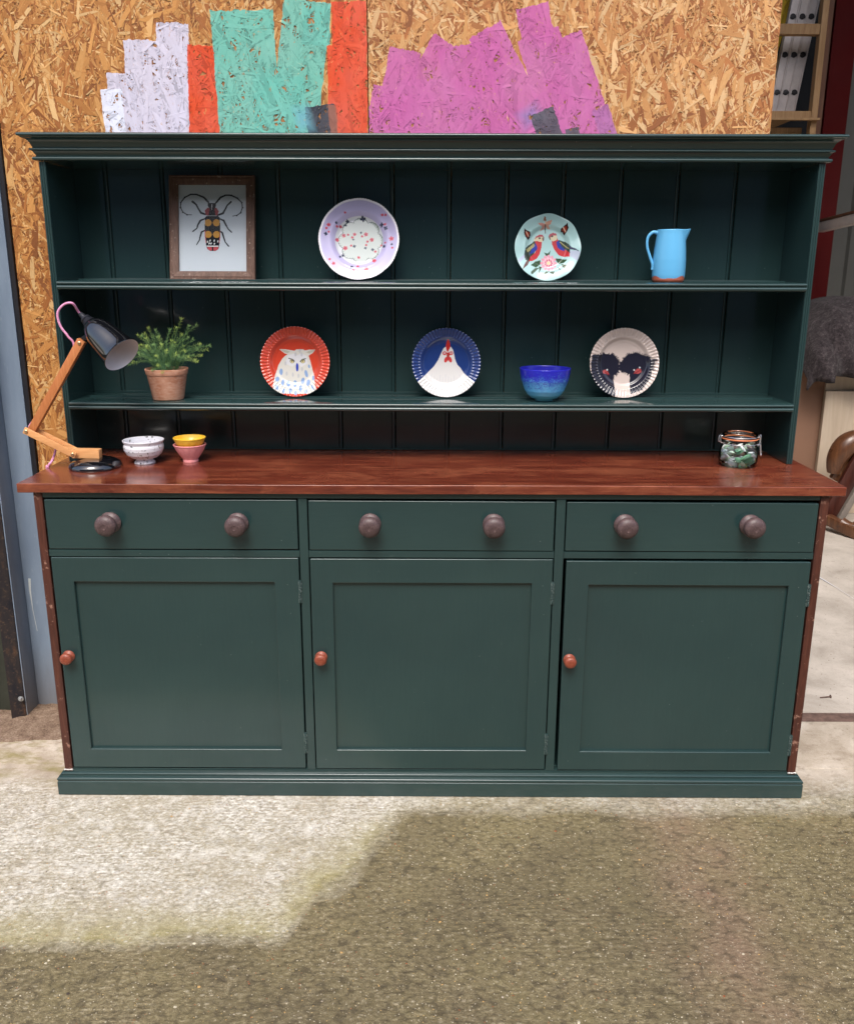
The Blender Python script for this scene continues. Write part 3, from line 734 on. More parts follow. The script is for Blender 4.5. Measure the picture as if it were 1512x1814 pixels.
hm.bump(hn, .9, .003)
M['hinge'] = hm.base(hm.ramp(hn, [(.40, (.012, .032, .032, 1)), (.52, (.03, .07, .065, 1)), (.64, (.33, .38, .36, 1))]), .35, .2, .5)
door(-.9965, -.3462, .0790, .6985, -.942, -.412, .1365, .6305, -.9755, .4185, -.3445, .0010, 0)
door(-.3165, .3208, .0785, .6975, -.2575, .2665, .1370, .6300, -.2935, .4195, .3222, .0008, -.0005)
door(.3560, .9965, .0785, .6945, .4175, .9445, .1360, .6275, .3745, .4150, .9985, -.0018, -.0012)
M['filler'] = plain('white_filler', s2l(206, 206, 200), .7)
# --- worktop: three long boards glued edge to edge
def worktop():
    bm = bmesh.new()
    box(bm, -1.057, 1.057, -.0145, .4405, .8760, .9000, .0022, 3)
    bmesh.ops.subdivide_edges(bm, edges=[e for e in bm.edges if e.calc_length() > 1.5], cuts=24)
    for v in bm.verts: v.co.z += .0006 * math.sin(v.co.x * 5.3) ; v.co.y += .0005 * math.sin(v.co.x * 17)
    return wn(finish('worktop', bm, M['top'], D, True))
worktop()
# --- rack
for s in (-1, 1):
    x0, x1 = sorted((s * 1.0110, s * 1.0285)); x0 -= .0012; x1 -= .0012
    bx('rack_side', (x0, x1, .2575, .4395, .9012, 1.7035), PV, D, .001)
    # reeded front edging on the upright
    bm = bmesh.new(); wdt = x1 - x0; prof = [(x0, .2572)]
    for k in range(3):
        c = x0 + wdt * (k + .5) / 3; r = wdt / 6 * .92
        prof += [(c + r * math.cos(R(a)), .2532 - r * .9 * math.sin(R(a)) + .0005) for a in (180, 150, 120, 90, 60, 30, 0)]
    prof += [(x1, .2572)]
    vb = [bm.verts.new((x, y, .9012)) for x, y in prof]; vt = [bm.verts.new((x, y, 1.7035)) for x, y in prof]
    for i in range(len(prof)):
        j = (i + 1) % len(prof); bm.faces.new((vb[i], vb[j], vt[j], vt[i]))
    bm.faces.new(vb); bm.faces.new(vt)
    finish('reeded_edging', bm, PV, D, True)
# back boards: tongue-and-groove with a bead on one edge, every board a part
grooves = [-1.0280, -.920, -.760, -.5935, -.432, -.268, -.107, .055, .218, .3785, .541, .7015, .864, 1.0262]
for a, b in zip(grooves, grooves[1:]):
    bm = bmesh.new(); j = random.uniform(-.0006, .0006)
    pr = [(a + .0006, .4480), (a + .0006, .4430), (a + .0020, .4402 + j), (a + .0050, .4400 + j)]
    if b < 1.0:
        pr += [(b - .0125, .4400 + j), (b - .0112, .4440), (b - .0100, .4440)] + [(b - .0060 - .0040 * math.cos(R(t)), .4432 - .0036 * math.sin(R(t))) for t in (0, 35, 65, 90, 115, 145, 180)] + [(b - .0008, .4440), (b - .0006, .4480)]
    else: pr += [(b - .0006, .4400), (b - .0006, .4480)]
    vb = [bm.verts.new((x, y, .9008)) for x, y in pr]; vt = [bm.verts.new((x, y, 1.7043)) for x, y in pr]
    for i in range(len(pr)):
        k = (i + 1) % len(pr); bm.faces.new((vb[i], vb[k], vt[k], vt[i]))
    bm.faces.new(vb); bm.faces.new(vt)
    finish('back_board', bm, PV, D, True, ((a + b) / 2, .444, 1.3))
bx('scotia_bead', (-1.0095, 1.0075, .4330, .4395, .9010, .9070), PH, D, .001)
# shelves with a double-beaded nose, and a plate rail
def shelf(z, sag):
    bm = bmesh.new(); x0, x1 = -1.0105, 1.0085
    xs = np.linspace(x0, x1, 40)
    pr = [(.4390, z), (.2560, z), (.2530, z - .0004), (.2500, z - .0022)] + [(.2462 - .0042 * math.sin(R(t)), z - .0062 + .0040 * math.cos(R(t))) for t in (15, 45, 75, 105, 135, 160)] + \
         [(.2470, z - .0112)] + [(.2458 - .0060 * math.sin(R(t)), z - .0172 + .0056 * math.cos(R(t))) for t in (15, 40, 65, 90, 115, 140, 165)] + [(.2480, z - .0238), (.2560, z - .0240), (.4390, z - .0200)]
    rings = []
    for i, x in enumerate(xs):
        sg = -sag * (1 - ((x - x0) / (x1 - x0) * 2 - 1) ** 2)
        rings.append([bm.verts.new((x, y + .0004 * math.sin(x * 23 + z * 50), zz + sg)) for y, zz in pr])
    n = len(pr)
    for a, b in zip(rings, rings[1:]):
        for k in range(n): bm.faces.new((a[k], b[k], b[(k + 1) % n], a[(k + 1) % n]))
    bm.faces.new(rings[0]); bm.faces.new(rings[-1])
    s = finish('shelf', bm, PH, D, True)
    bm = bmesh.new()
    for a, b in ((x0 + .004, x1 - .004),):
        box(bm, a + .018, b - .018, .3370, .3460, z - .001, z + .0045, .0015)
    box(bm, x0 + .001, x1 - .001, .4320, .4395, z - .001, z + .006, .0012)
    bmesh.ops.subdivide_edges(bm, edges=[e for e in bm.edges if e.calc_length() > 1.5], cuts=20)
    for v in bm.verts: v.co.z -= sag * (1 - ((v.co.x - x0) / (x1 - x0) * 2 - 1) ** 2)
    finish('plate_rail', bm, PH, s, True)
shelf(1.4010, .0010); shelf(1.0735, .0014)
# small overlap of the shelf nose onto the uprights
bx('head_board', (-1.0280, 1.0256, .2590, .4470, 1.7045, 1.7160), PH, D, .001)
# cornice, mitred round three sides
def cornice():
    pr = [(-.012, 1.7045), (.0005, 1.7042), (.0060, 1.7050)] + arc(.0070, 1.7098, .0046, -70, 90, 5) + [(.0035, 1.7160), (.0035, 1.7180), (.0060, 1.7215), (.0095, 1.7275), (.0125, 1.7290)] + \
         arc(.0130, 1.7318, .0026, -60, 90, 4) + [(.0090, 1.7355), (.0090, 1.7385)]
    pr += [(.0320 - .021 * math.cos(R(t)), 1.7385 + .0205 * math.sin(R(t))) for t in (10, 25, 40, 55, 70, 82)]
    pr += [(.0300, 1.7605), (.0310, 1.7612)] + arc(.0325, 1.7655, .0042, -60, 70, 5) + [(.0330, 1.7702), (-.012, 1.7706)]
    bm = bmesh.new(); sweep(bm, [(-1.0290, .4470), (-1.0290, .2520), (1.0266, .2520), (1.0266, .4470)], pr)
    return wn(finish('cornice', bm, PH, D, True))
cornice()
bx('top_board', (-1.0165, 1.0140, .2650, .4460, 1.7580, 1.7690), PH, D, .001)

for s_ in (-1, 1):   # filler squeezed out where the side panels meet the plinth
    bm = bmesh.new(); n = 14; pts = [(s_ * (1.0235 - .0235 * i / n), -.0035 + random.uniform(-.0008, .0008), .0728 + random.uniform(-.0004, .0006)) for i in range(n + 1)]
    tube(bm, pts, [.0012 + .0013 * random.random() for _ in pts], 6)
    finish('filler', bm, M['filler'], D, True)
# ================================================================== THINGS ON THE SHELVES
def z_of(img, c, r): return [((x - c[0]) / r, -(y - c[1]) / r) for x, y in img]
M['glaze'] = vcol('printed_glaze', .14, .5, .35)
M['glaze_matt'] = vcol('satin_glaze', .3, .5, .1)
def plate(label, px, R_, bottom_z, y_foot, lean, prof, design, group=None, rimmod=None, seg=360, rings=72, back=(.8, .8, .8)):
    """prof(t)->depth towards the viewer for t=r/R in 0..1; the plate leans back by 'lean' radians and stands on its rim"""
    foot = at(px, 600, Y=y_foot)
    T = empty('decorative_plate', (foot.x, y_foot, bottom_z), label, 'plate', group)
    th = np.linspace(0, 2 * math.pi, seg, endpoint=False); t = np.concatenate([np.linspace(0, 1, rings + 1)[1:]])
    TT, TH = np.meshgrid(t, th, indexing='ij')
    rr, dd = TT * R_, np.vectorize(prof)(TT) * R_
    if rimmod: rr, dd = rimmod(TT, TH, rr, dd)
    u, v = rr * np.cos(TH), rr * np.sin(TH)
    cols = design(u / R_, v / R_)
    def place(u, v, d):   # local disc -> world
        v = v + R_ * .995
        return np.stack([foot.x + u, y_foot + v * math.sin(lean) - d * math.cos(lean), bottom_z + .0008 + v * math.cos(lean) + d * math.sin(lean)], -1)
    me = grid_mesh('glazed_face', place(u, v, dd), cols, wrap=True)
    # close the middle
    bm = bmesh.new(); bm.from_mesh(me); bm.verts.ensure_lookup_table()
    cl = bm.verts.layers.float_color.get('col')
    c0 = bm.verts.new(tuple(place(np.array(0.), np.array(0.), np.array(prof(0) * R_)))); c0[cl] = tuple(cols[0, 0]) + (1,); bm.verts.ensure_lookup_table()
    for i in range(seg):
        f = bm.faces.new((bm.verts[i], bm.verts[(i + 1) % seg], c0)); f.smooth = True
    bm.to_mesh(me); bm.free()
    o = link('glazed_face', me, M['glaze'], T, False); 
    for p in me.polygons: p.use_smooth = True
    # back shell joined at the rim, coarser
    seg2 = seg; t2 = [1.0, .995, .97, .8, .66, .55, .53, .50, 0.02]
    off = [.0, .010, .022, .03, .035, .04, .065, .035, .035]
    rows = []
    for tt, of in zip(t2, off):
        a = np.full(seg2, tt); r2 = a * R_; d2 = np.full(seg2, prof(min(tt, 1)) * R_)
        if rimmod and tt > .9: r2, d2 = rimmod(a, th, r2, d2)
        rows.append(place(r2 * np.cos(th), r2 * np.sin(th), d2 - of * R_))
    me2 = grid_mesh('plate_back', np.stack(rows)[:, :, :], None, wrap=True)
    link('plate_back', me2, M['backglaze'], T, True)
    return T
M['backglaze'] = plain('plain_back_glaze', (.62, .62, .62, 1), .2, 0, .5, .03, 10, 0)
def sstep(a, b, x): t = max(0, min(1, (x - a) / (b - a))); return t * t * (3 - 2 * t)
SH1, SH2 = 1.4010, 1.0735

# lavender plate ---------------------------------------------------------
def d_lav(u, v):
    p = Print(u, v, C3(190, 184, 222)); r = np.hypot(u, v); th = np.arctan2(v, u)
    p.put((r < .60).astype(float), C3(222, 226, 232))
    sc = .535 + .045 * np.abs(np.cos(th * 4 + .4)) ** .6
    cu, cv = u - .03, v - .0; r2 = np.hypot(cu, cv); th2 = np.arctan2(cv, cu); sc = .47 + .085 * np.abs(np.sin(th2 * 4 + math.pi / 2 * 1)) ** .7
    p.put((r2 < sc + .012).astype(float), C3(86, 104, 100)); p.put((r2 < sc - .006).astype(float), C3(206, 216, 212))
    for k in range(56):
        a = k / 56 * 2 * math.pi; s_ = .47 + .085 * abs(math.sin(a * 4 + math.pi / 2)) ** .7
        p.line([((s_ - .005) * math.cos(a) + .03, (s_ - .005) * math.sin(a)), ((s_ - .045) * math.cos(a + .02) + .03, (s_ - .045) * math.sin(a + .02))], .005, C3(120, 136, 130), .7)
    c, R0 = (740, 705), 635
    red = [(262, 478, 30), (228, 530, 20), (265, 588, 20), (520, 282, 20), (442, 490, 26), (390, 492, 20), (1110, 322, 22), (1162, 325, 22), (1152, 468, 22), (492, 625, 32), (665, 604, 28), (628, 652, 22), (560, 610, 20), (785, 636, 22), (845, 604, 34), (938, 690, 34), (870, 718, 22), (848, 772, 20), (610, 782, 20), (516, 822, 36), (995, 875, 22), (728, 970, 24), (980, 1030, 36), (1252, 692, 38), (388, 694, 32), (278, 1020, 24), (340, 1085, 30), (655, 1190, 24), (712, 1216, 22), (805, 1220, 20), (858, 1170, 36), (720, 1122, 22), (1268, 838, 20), (1090, 782, 16), (1156, 748, 18)]
    blu = [(215, 620, 30), (380, 442, 22), (550, 402, 30), (524, 462, 20), (795, 365, 46), (1098, 470, 34), (1165, 525, 32), (1135, 805, 26), (660, 792, 26), (836, 822, 22), (952, 845, 26), (768, 578, 20), (644, 688, 18), (626, 1138, 28), (482, 938, 28), (438, 968, 20), (1258, 780, 20)]
    for lst, cc, n in ((red, C3(206, 88, 104), 5), (blu, C3(48, 58, 84), 4)):
        for x, y, s in lst:
            (U, V), = z_of([(x, y)], c, R0); s = s / R0
            for k in range(n):
                a = k / n * 2 * math.pi + x; p.ell(U + s * .55 * math.cos(a), V + s * .55 * math.sin(a), s * .48, s * .40, cc, a)
            if cc[0] > .3: p.ell(U, V, s * .25, s * .25, C3(150, 40, 60))
    p.put((r > .955).astype(float), C3(236, 234, 242)); return p.c
def m_lav(T_, H, r, d):
    w_ = np.clip((T_ - .8) / .2, 0, 1); r = r * (1 + w_ * (.012 * np.abs(np.cos(H * 6 + .5)) ** .5 - .006) + w_ ** 8 * .004 * np.cos(H * 90)); return r, d
plate('lavender plate with scalloped white rim and scattered red and navy flowers', 638, .1118, SH1, .352, .22,
      lambda t: .02 + .13 * sstep(.52, .74, t) + .05 * sstep(.74, 1, t), d_lav, None, m_lav)

# parrots ---------------------------------------------------------------
def d_par(u, v):
    p = Print(u, v, C3(176, 214, 214)); c, R0 = (745, 715), 605; q = lambda L: z_of(L, c, R0)
    for L, cc in (([(700, 285), (690, 220), (660, 240), (680, 150), (705, 170), (712, 230), (700, 285)], C3(150, 92, 60)), ([(695, 290), (640, 265), (560, 270), (600, 310), (650, 330), (600, 410), (690, 360)], C3(206, 148, 136)),
                  ([(700, 280), (740, 240), (820, 215), (800, 290), (760, 310), (800, 365), (750, 370), (700, 320)], C3(212, 160, 140)), ([(690, 285), (712, 285), (718, 440), (702, 450)], C3(96, 84, 76)),
                  ([(690, 240), (715, 240), (712, 290), (690, 290)], C3(220, 190, 160))): p.poly(q(L), cc)
    for L in ([(312, 370), (350, 400), (425, 430), (435, 480), (425, 520), (390, 575), (345, 530), (308, 460)], [(1100, 275), (1050, 320), (985, 370), (985, 420), (1020, 440), (1052, 492), (1100, 420), (1125, 360)]):
        p.poly(q(L), C3(62, 30, 26)); mx = sum(a for a, b in L) / len(L); my = sum(b for a, b in L) / len(L)
        p.poly(q([(mx + (a - mx) * .55, my + (b - my) * .6) for a, b in L]), C3(150, 52, 36))
        p.line(q([(mx - 25, my - 40), (mx + 20, my + 40)]), .012, C3(228, 196, 170))
    for L in ([(200, 945), (320, 840), (345, 880), (230, 1000)], [(1160, 760), (1345, 790), (1340, 830), (1290, 960), (1150, 860)]): p.poly(q(L), C3(186, 184, 214), .7)
    # left bird
    p.poly(q([(285, 1110), (330, 1010), (380, 930), (420, 960), (380, 1040), (300, 1110)]), C3(96, 62, 54))
    p.poly(q([(320, 800), (345, 720), (400, 660), (470, 620), (520, 560), (560, 700), (480, 860), (400, 960), (340, 940), (318, 860)]), C3(52, 66, 56))
    p.poly(q([(510, 570), (600, 560), (648, 590), (640, 700), (610, 820), (560, 900), (480, 945), (410, 960), (430, 880), (520, 800), (560, 700)]), C3(196, 60, 66))
    p.poly(q([(430, 810), (470, 700), (530, 620), (568, 690), (560, 740), (500, 790), (420, 830)]), C3(38, 60, 160))
    for k in range(10): x = 365 + 14 * k; y = 745 - 12 * k; p.line(q([(x, y), (x + 24, y + 36)]), .011, C3(188, 180, 120))
    p.poly(q([(490, 590), (520, 520), (580, 470), (650, 470), (688, 520), (670, 590), (620, 600), (560, 580)]), C3(222, 210, 176)); p.poly(q([(510, 560), (540, 500), (600, 462), (660, 470), (690, 520), (640, 500), (560, 520)]), C3(176, 70, 80))
    p.poly(q([(650, 520), (690, 510), (690, 560), (672, 590), (655, 560)]), C3(120, 96, 86)); p.ell(*q([(605, 530)])[0], .035, .026, C3(60, 50, 50))
    # right bird
    p.poly(q([(1130, 640), (1180, 700), (1260, 735), (1340, 800), (1250, 760), (1160, 750)]), C3(44, 50, 80))
    p.poly(q([(830, 580), (930, 530), (980, 600), (1090, 640), (1150, 740), (1155, 880), (1050, 870), (960, 840), (880, 740), (835, 650)]), C3(196, 60, 66))
    p.poly(q([(960, 560), (1080, 600), (1150, 660), (1160, 820), (1110, 760), (1010, 690), (940, 620)]), C3(52, 66, 56)); p.poly(q([(915, 600), (960, 570), (1010, 680), (1075, 730), (1060, 765), (990, 745), (930, 690)]), C3(38, 60, 160))
    for k in range(9): x = 985 + 17 * k; y = 600 + 14 * k; p.line(q([(x, y), (x + 20, y - 26 + 40)]), .011, C3(188, 180, 120))
    p.poly(q([(780, 500), (830, 440), (900, 450), (935, 500), (920, 560), (850, 590), (810, 560)]), C3(222, 210, 176)); p.poly(q([(765, 510), (790, 455), (850, 430), (910, 445), (925, 480), (850, 480), (800, 520)]), C3(176, 70, 80))
    p.poly(q([(765, 500), (800, 500), (812, 570), (790, 560)]), C3(120, 96, 86)); p.ell(*q([(835, 495)])[0], .035, .026, C3(60, 50, 50))
    # flower
    for L in ([(440, 1040), (520, 960), (625, 930), (630, 1000), (540, 1080)], [(450, 1150), (520, 1090), (600, 1080), (470, 1205), (440, 1190)], [(885, 895), (1000, 905), (1115, 935), (1050, 990), (960, 1000)], [(1000, 1010), (1100, 1030), (1165, 1100), (1120, 1115), (1020, 1070)],
              [(930, 1060), (1010, 1130), (960, 1110)], [(660, 1210), (720, 1150), (780, 1150), (720, 1200)], [(780, 1150), (880, 1150), (860, 1205), (800, 1180)], [(600, 1040), (650, 1060), (590, 1190)], [(720, 840), (690, 790), (760, 810), (810, 755), (790, 830), (740, 860)]): p.poly(q(L), C3(58, 84, 60))
    fc = q([(775, 985)])[0]
    for rad, n, s_, cc in ((.19, 12, .065, C3(232, 160, 180)), (.13, 11, .05, C3(240, 196, 206)), (.085, 9, .038, C3(206, 92, 124)), (.05, 7, .03, C3(244, 214, 206))):
        for k in range(n): a = k / n * 6.283; p.ell(fc[0] + rad * math.cos(a), fc[1] + rad * math.sin(a), s_, s_ * .7, cc, a)
    p.ell(*fc, .045, .045, C3(240, 224, 176)); return p.c
def m_par(T_, H, r, d):
    w_ = np.clip((T_ - .6) / .4, 0, 1) ** 1.5; return r * (1 + w_ * .008 * np.cos(H * 8 + .3)), d + w_ * .0016 * np.cos(H * 8 + .3)
plate('pale aqua plate with two red and blue parrots above a pink flower', 964, .0922, SH1, .362, .20,
      lambda t: .02 + .11 * sstep(.56, .72, t) + .05 * sstep(.72, 1, t), d_par, None, m_par)

# fluted trio -------------------------------------------------------------
def m_flu(T_, H, r, d):
    w_ = np.clip((T_ - .765) / .04, 0, 1) * np.clip((1.0 - T_) / .02, .25, 1); return r * (1 + np.clip((T_ - .97) / .03, 0, 1) * .004 * np.cos(H * 60)), d + w_ * .00115 * np.cos(H * 60)
def prof_flu(t): return .02 + .015 * sstep(.58, .64, t) + .10 * sstep(.64, .775, t) + .055 * sstep(.775, 1.0, t)
def d_owl(u, v):
    p = Print(u, v, C3(206, 70, 48)); c, R0 = (745, 675), 617; q = lambda L: z_of(L, c, R0)
    p.poly(q([(380, 900), (430, 740), (500, 620), (560, 560), (600, 540), (540, 520), (450, 450), (560, 450), (660, 465), (720, 475), (760, 450), (880, 450), (900, 470), (1000, 455), (1095, 455), (1040, 520), (975, 560), (1010, 680), (1050, 840), (1085, 960), (1090, 1060), (1130, 1240), (340, 1240), (350, 1100)]), C3(216, 214, 206))
    p.poly(q([(600, 560), (700, 520), (760, 560), (850, 520), (940, 570), (960, 700), (840, 760), (765, 700), (680, 760), (560, 700)]), C3(222, 224, 230), .8)
    p.poly(q([(470, 455), (560, 462), (640, 490), (600, 520), (540, 505)]), C3(190, 186, 170)); p.poly(q([(1085, 460), (1000, 470), (930, 500), (980, 525), (1030, 510)]), C3(190, 186, 170))
    for x, y in ((680, 660), (870, 660)):
        p.ell(*q([(x, y)])[0], .066, .060, C3(70, 70, 66)); p.ell(*q([(x, y + 4)])[0], .050, .046, C3(216, 204, 150)); p.ell(*q([(x - 2, y - 4)])[0], .018, .02, C3(20, 20, 20))
    p.line(q([(620, 610), (680, 625), (715, 665)]), .014, C3(90, 90, 84)); p.line(q([(920, 615), (860, 628), (825, 665)]), .014, C3(90, 90, 84))
    p.ell(*q([(768, 768)])[0], .038, .125, C3(52, 72, 176))
    for x, y, w_, h_, k in ((480, 850, 30, 58, 0), (930, 880, 28, 66, .25), (420, 985, 34, 46, 0), (515, 1040, 26, 55, 0), (612, 1060, 34, 56, .2), (730, 1060, 32, 66, 0), (868, 1010, 32, 60, -.2), (970, 1045, 36, 60, 0), (1060, 960, 24, 46, .2), (835, 1150, 32, 60, 0), (655, 1190, 32, 50, 0), (540, 1195, 30, 44, 0), (420, 1130, 30, 50, .3), (750, 1230, 34, 40, 0), (1050, 1130, 28, 50, .4), (930, 1200, 28, 40, .2), (980, 750, 18, 34, .2)):
        p.ell(*q([(x, y)])[0], w_ / R0, h_ / R0, C3(126, 160, 208), k, .9)
    for x, y in ((580, 880), (690, 900), (790, 920), (855, 800), (560, 700), (740, 540), (820, 480), (850, 540)): p.ell(*q([(x, y)])[0], .03, .06, C3(176, 180, 190), 0, .6)
    return p.c
def d_hen(u, v):
    p = Print(u, v, C3(34, 58, 118)); c, R0 = (740, 700), 610; q = lambda L: z_of(L, c, R0)
    p.poly(q([(220, 1060), (400, 880), (520, 760), (600, 640), (650, 520), (690, 440), (730, 410), (820, 410), (860, 460), (885, 560), (900, 640), (940, 730), (1000, 790), (1060, 880), (1260, 1060), (1300, 1320), (180, 1320)]), C3(222, 220, 218))
    p.poly(q([(745, 470), (730, 400), (745, 330), (765, 275), (790, 290), (810, 360), (812, 420), (780, 480), (765, 510)]), C3(196, 48, 44))
    p.poly(q([(750, 510), (800, 510), (800, 570), (775, 680), (748, 570)]), C3(176, 58, 50))
    for x in (712, 825): p.ell(*q([(x, 525)])[0], .062, .058, C3(200, 70, 72)); p.ell(*q([(x, 522)])[0], .032, .030, C3(240, 200, 200)); p.ell(*q([(x, 522)])[0], .014, .014, C3(60, 20, 20))
    p.ell(*q([(735, 640)])[0], .05, .085, C3(204, 64, 64), -.3); p.ell(*q([(812, 640)])[0], .048, .085, C3(204, 64, 64), .3)
    for k in range(12): x = 480 + 50 * k; p.line(q([(x, 900 + (k * 37) % 90), (x + (x - 760) * .06, 1010 + (k * 53) % 80)]), .012, C3(206, 206, 210), .7)
    return p.c
def d_cas(u, v):
    p = Print(u, v, C3(212, 196, 188)); c, R0 = (770, 700), 620; q = lambda L: z_of(L, c, R0); BK = C3(36, 36, 50); r0 = random.Random(4)
    A = [(200, 560), (330, 560), (440, 530), (560, 545), (630, 580), (680, 660), (700, 760), (690, 850), (640, 890), (590, 930), (610, 1050), (620, 1300), (250, 1200), (180, 900), (170, 700)]
    B = [(705, 800), (710, 720), (760, 640), (830, 560), (900, 530), (1020, 515), (1150, 560), (1250, 620), (1330, 640), (1290, 760), (1250, 960), (1100, 1180), (890, 1260), (890, 1040), (900, 890), (850, 880), (760, 840)]
    for L, cen in ((A, (480, 700)), (B, (980, 700))):
        p.poly(q(L), BK)
        for i in range(len(L)):
            x0, y0 = L[i]; x1, y1 = L[(i + 1) % len(L)]
            for k in range(7):
                t = r0.random(); x = x0 + (x1 - x0) * t; y = y0 + (y1 - y0) * t; dx, dy = x - cen[0], y - cen[1]; n_ = math.hypot(dx, dy); s_ = r0.uniform(20, 45) / n_
                if y > 960: continue
                p.line(q([(x - dx * .05, y - dy * .05), (x + dx * s_ + 6, y + dy * s_)]), [.014, .004], BK)
    p.poly(q([(400, 840), (440, 810), (500, 850), (525, 915), (470, 890), (410, 880)]), C3(168, 76, 76)); p.poly(q([(960, 890), (990, 830), (1030, 790), (1095, 810), (1100, 860), (1040, 890), (1000, 880)]), C3(168, 76, 76))
    p.line(q([(450, 860), (520, 905)]), .01, C3(120, 30, 40)); p.line(q([(1085, 820), (970, 885)]), .01, C3(120, 30, 40))
    for x, y in ((484, 815), (968, 816), (1070, 775)): p.ell(*q([(x, y)])[0], .022, .022, C3(236, 236, 240)); p.ell(*q([(x + 2, y)])[0], .009, .009, C3(30, 30, 30))
    return p.c
G3 = 'fluted bird plates on the lower shelf'
plate('red fluted plate with a white owl, on the lower shelf beside the potted plant', 521, .1000, SH2, .352, .17, prof_flu, d_owl, G3, m_flu)
plate('navy blue fluted plate with a white hen and red comb, lower shelf', 790.5, .0985, SH2, .352, .17, prof_flu, d_hen, G3, m_flu)
plate('blush fluted plate with two black feathered bird heads, right of the blue bowl', 1108, .0995, SH2, .352, .17, prof_flu, d_cas, G3, m_flu)

# picture frame -----------------------------------------------------------
def picture():
    y0 = .365; lean = .20; f = at(377.5, 495, Y=y0); w_, h_ = .2400, .2900; bw = .0245
    T = empty('picture_frame', (f.x, y0, SH1), 'weathered brown wooden frame with a black and yellow beetle print', 'picture')
    Mx = Matrix.Translation((f.x, y0, SH1 + .0008)) @ Matrix.Rotation(-lean, 4, 'X')
    def mk(name, bm, mat, sm=True):
        for v in bm.verts: v.co = Mx @ v.co
        return finish(name, bm, mat, T, sm)
    # mitred moulding, swept round the opening: local x = width, z = height, y = depth
    prof = [(0, .006), (0, -.0085), (.0015, -.010), (.0035, -.010), (.0050, -.0085), (.0075, -.0085), (.009, -.0095), (.0215, -.0075), (.0245, -.0060), (.0245, .002), (.0200, .002), (.0200, .006)]
    corners = [(-w_ / 2, 0), (w_ / 2, 0), (w_ / 2, h_), (-w_ / 2, h_)]; inn = [(1, 1), (-1, 1), (-1, -1), (1, -1)]
    for i in range(4):
        j = (i + 1) % 4; bm = bmesh.new(); ra, rb = [], []
        for (o, dy) in prof:
            ra.append(bm.verts.new((corners[i][0] + inn[i][0] * o, dy, corners[i][1] + inn[i][1] * o))); rb.append(bm.verts.new((corners[j][0] + inn[j][0] * o, dy, corners[j][1] + inn[j][1] * o)))
        n = len(prof)
        for k in range(n): bm.faces.new((ra[k], rb[k], rb[(k + 1) % n], ra[(k + 1) % n]))
        bm.faces.new(ra); bm.faces.new(rb)
        mk('frame_bar', bm, M['frame_wood'])
    # print
    nx, nz = 190, 250; W0, H0 = w_ / 2 - .0210, h_ / 2 - .0210
    U, V = np.meshgrid(np.linspace(-1, 1, nx), np.linspace(-1, 1, nz), indexing='ij'); px = U * W0; pz = V * H0 + h_ / 2
    # beetle drawn in the close-up's own pixel frame
    X = 720 + px / .0985 * 480; Y = 950 - (pz - h_ / 2) / .1245 * 620
    p = Print(X, Y, C3(200, 207, 216)); K = C3(22, 26, 36); OR = C3(202, 146, 62); RD = C3(196, 84, 92)
    ant = [(660, 585), (600, 520), (500, 480), (420, 480), (340, 520), (285, 590), (278, 660), (310, 725), (370, 762), (430, 762)]
    ant2 = [(770, 590), (830, 520), (900, 488), (980, 492), (1060, 530), (1120, 590), (1130, 660), (1105, 730), (1050, 770), (995, 776)]
    for L in (ant, ant2):
        p.line(L, [13, 13, 10, 10, 9, 8, 7, 7, 6, 5], K)
        for a in L[1:-1]: p.ell(a[0], a[1], 13, 11, K)
    for L, w0 in (([(620, 755), (560, 735), (525, 680), (495, 620), (445, 580)], [13, 14, 11, 12, 15]), ([(785, 765), (860, 740), (890, 690), (920, 630), (975, 580)], [13, 14, 11, 10, 12]), ([(610, 815), (550, 840), (515, 900), (500, 950), (445, 990)], [9, 13, 12, 8, 9]),
                  ([(815, 815), (870, 840), (900, 900), (930, 955), (975, 1000)], [9, 13, 12, 8, 9]), ([(612, 975), (565, 1000), (545, 1060), (535, 1110), (495, 1175)], [9, 12, 11, 8, 7]), ([(815, 985), (850, 1010), (870, 1080), (890, 1140), (935, 1195)], [9, 13, 11, 8, 9])): p.line(L, w0, K)
    p.poly([(650, 660), (610, 705), (625, 755), (640, 770), (780, 770), (790, 750), (806, 712), (770, 660)], C3(150, 66, 72)); p.poly([(655, 600), (765, 600), (765, 640), (745, 680), (760, 770), (660, 770), (680, 680), (655, 640)], K)
    p.line([(712, 620), (706, 690)], [5, 2], C3(220, 225, 230))
    p.poly([(612, 800), (640, 775), (790, 775), (818, 800), (822, 1000), (808, 1180), (795, 1235), (755, 1262), (680, 1262), (640, 1235), (625, 1180), (608, 1000)], K)
    for x, y in ((655, 870), (770, 870), (655, 1033), (770, 1033)):
        m_ = (((X - x) / 48) ** 2 + ((Y - y) / 48) ** 2 < 1) & (X > 614) & (X < 814); p.put(m_.astype(float), OR)
    for L in ([(645, 1135)], [(680, 1118)], [(738, 1118)], [(788, 1128)], [(668, 1158)], [(694, 1158)], [(740, 1162)]): p.ell(L[0][0], L[0][1], 8, 15, C3(226, 228, 230), .3)
    p.poly([(632, 1186), (796, 1186), (796, 1202), (634, 1202)], C3(226, 228, 230)); p.poly([(642, 1208), (706, 1208), (706, 1256), (680, 1256), (648, 1238)], RD); p.poly([(726, 1208), (796, 1208), (788, 1238), (755, 1256), (726, 1256)], RD)
    p.line([(612, 980), (612, 1050), (625, 1150)], 4, RD); p.line([(820, 980), (820, 1050), (806, 1150)], 4, RD)
    p.ell(392, 1502, 10, 7, C3(190, 196, 200))
    Pg = np.stack([px, np.full_like(px, .0012), pz], -1).reshape(-1, 3); A = np.array(Mx)[:3]; Pw = (Pg @ A[:, :3].T + A[:, 3]).reshape(nx, nz, 3)
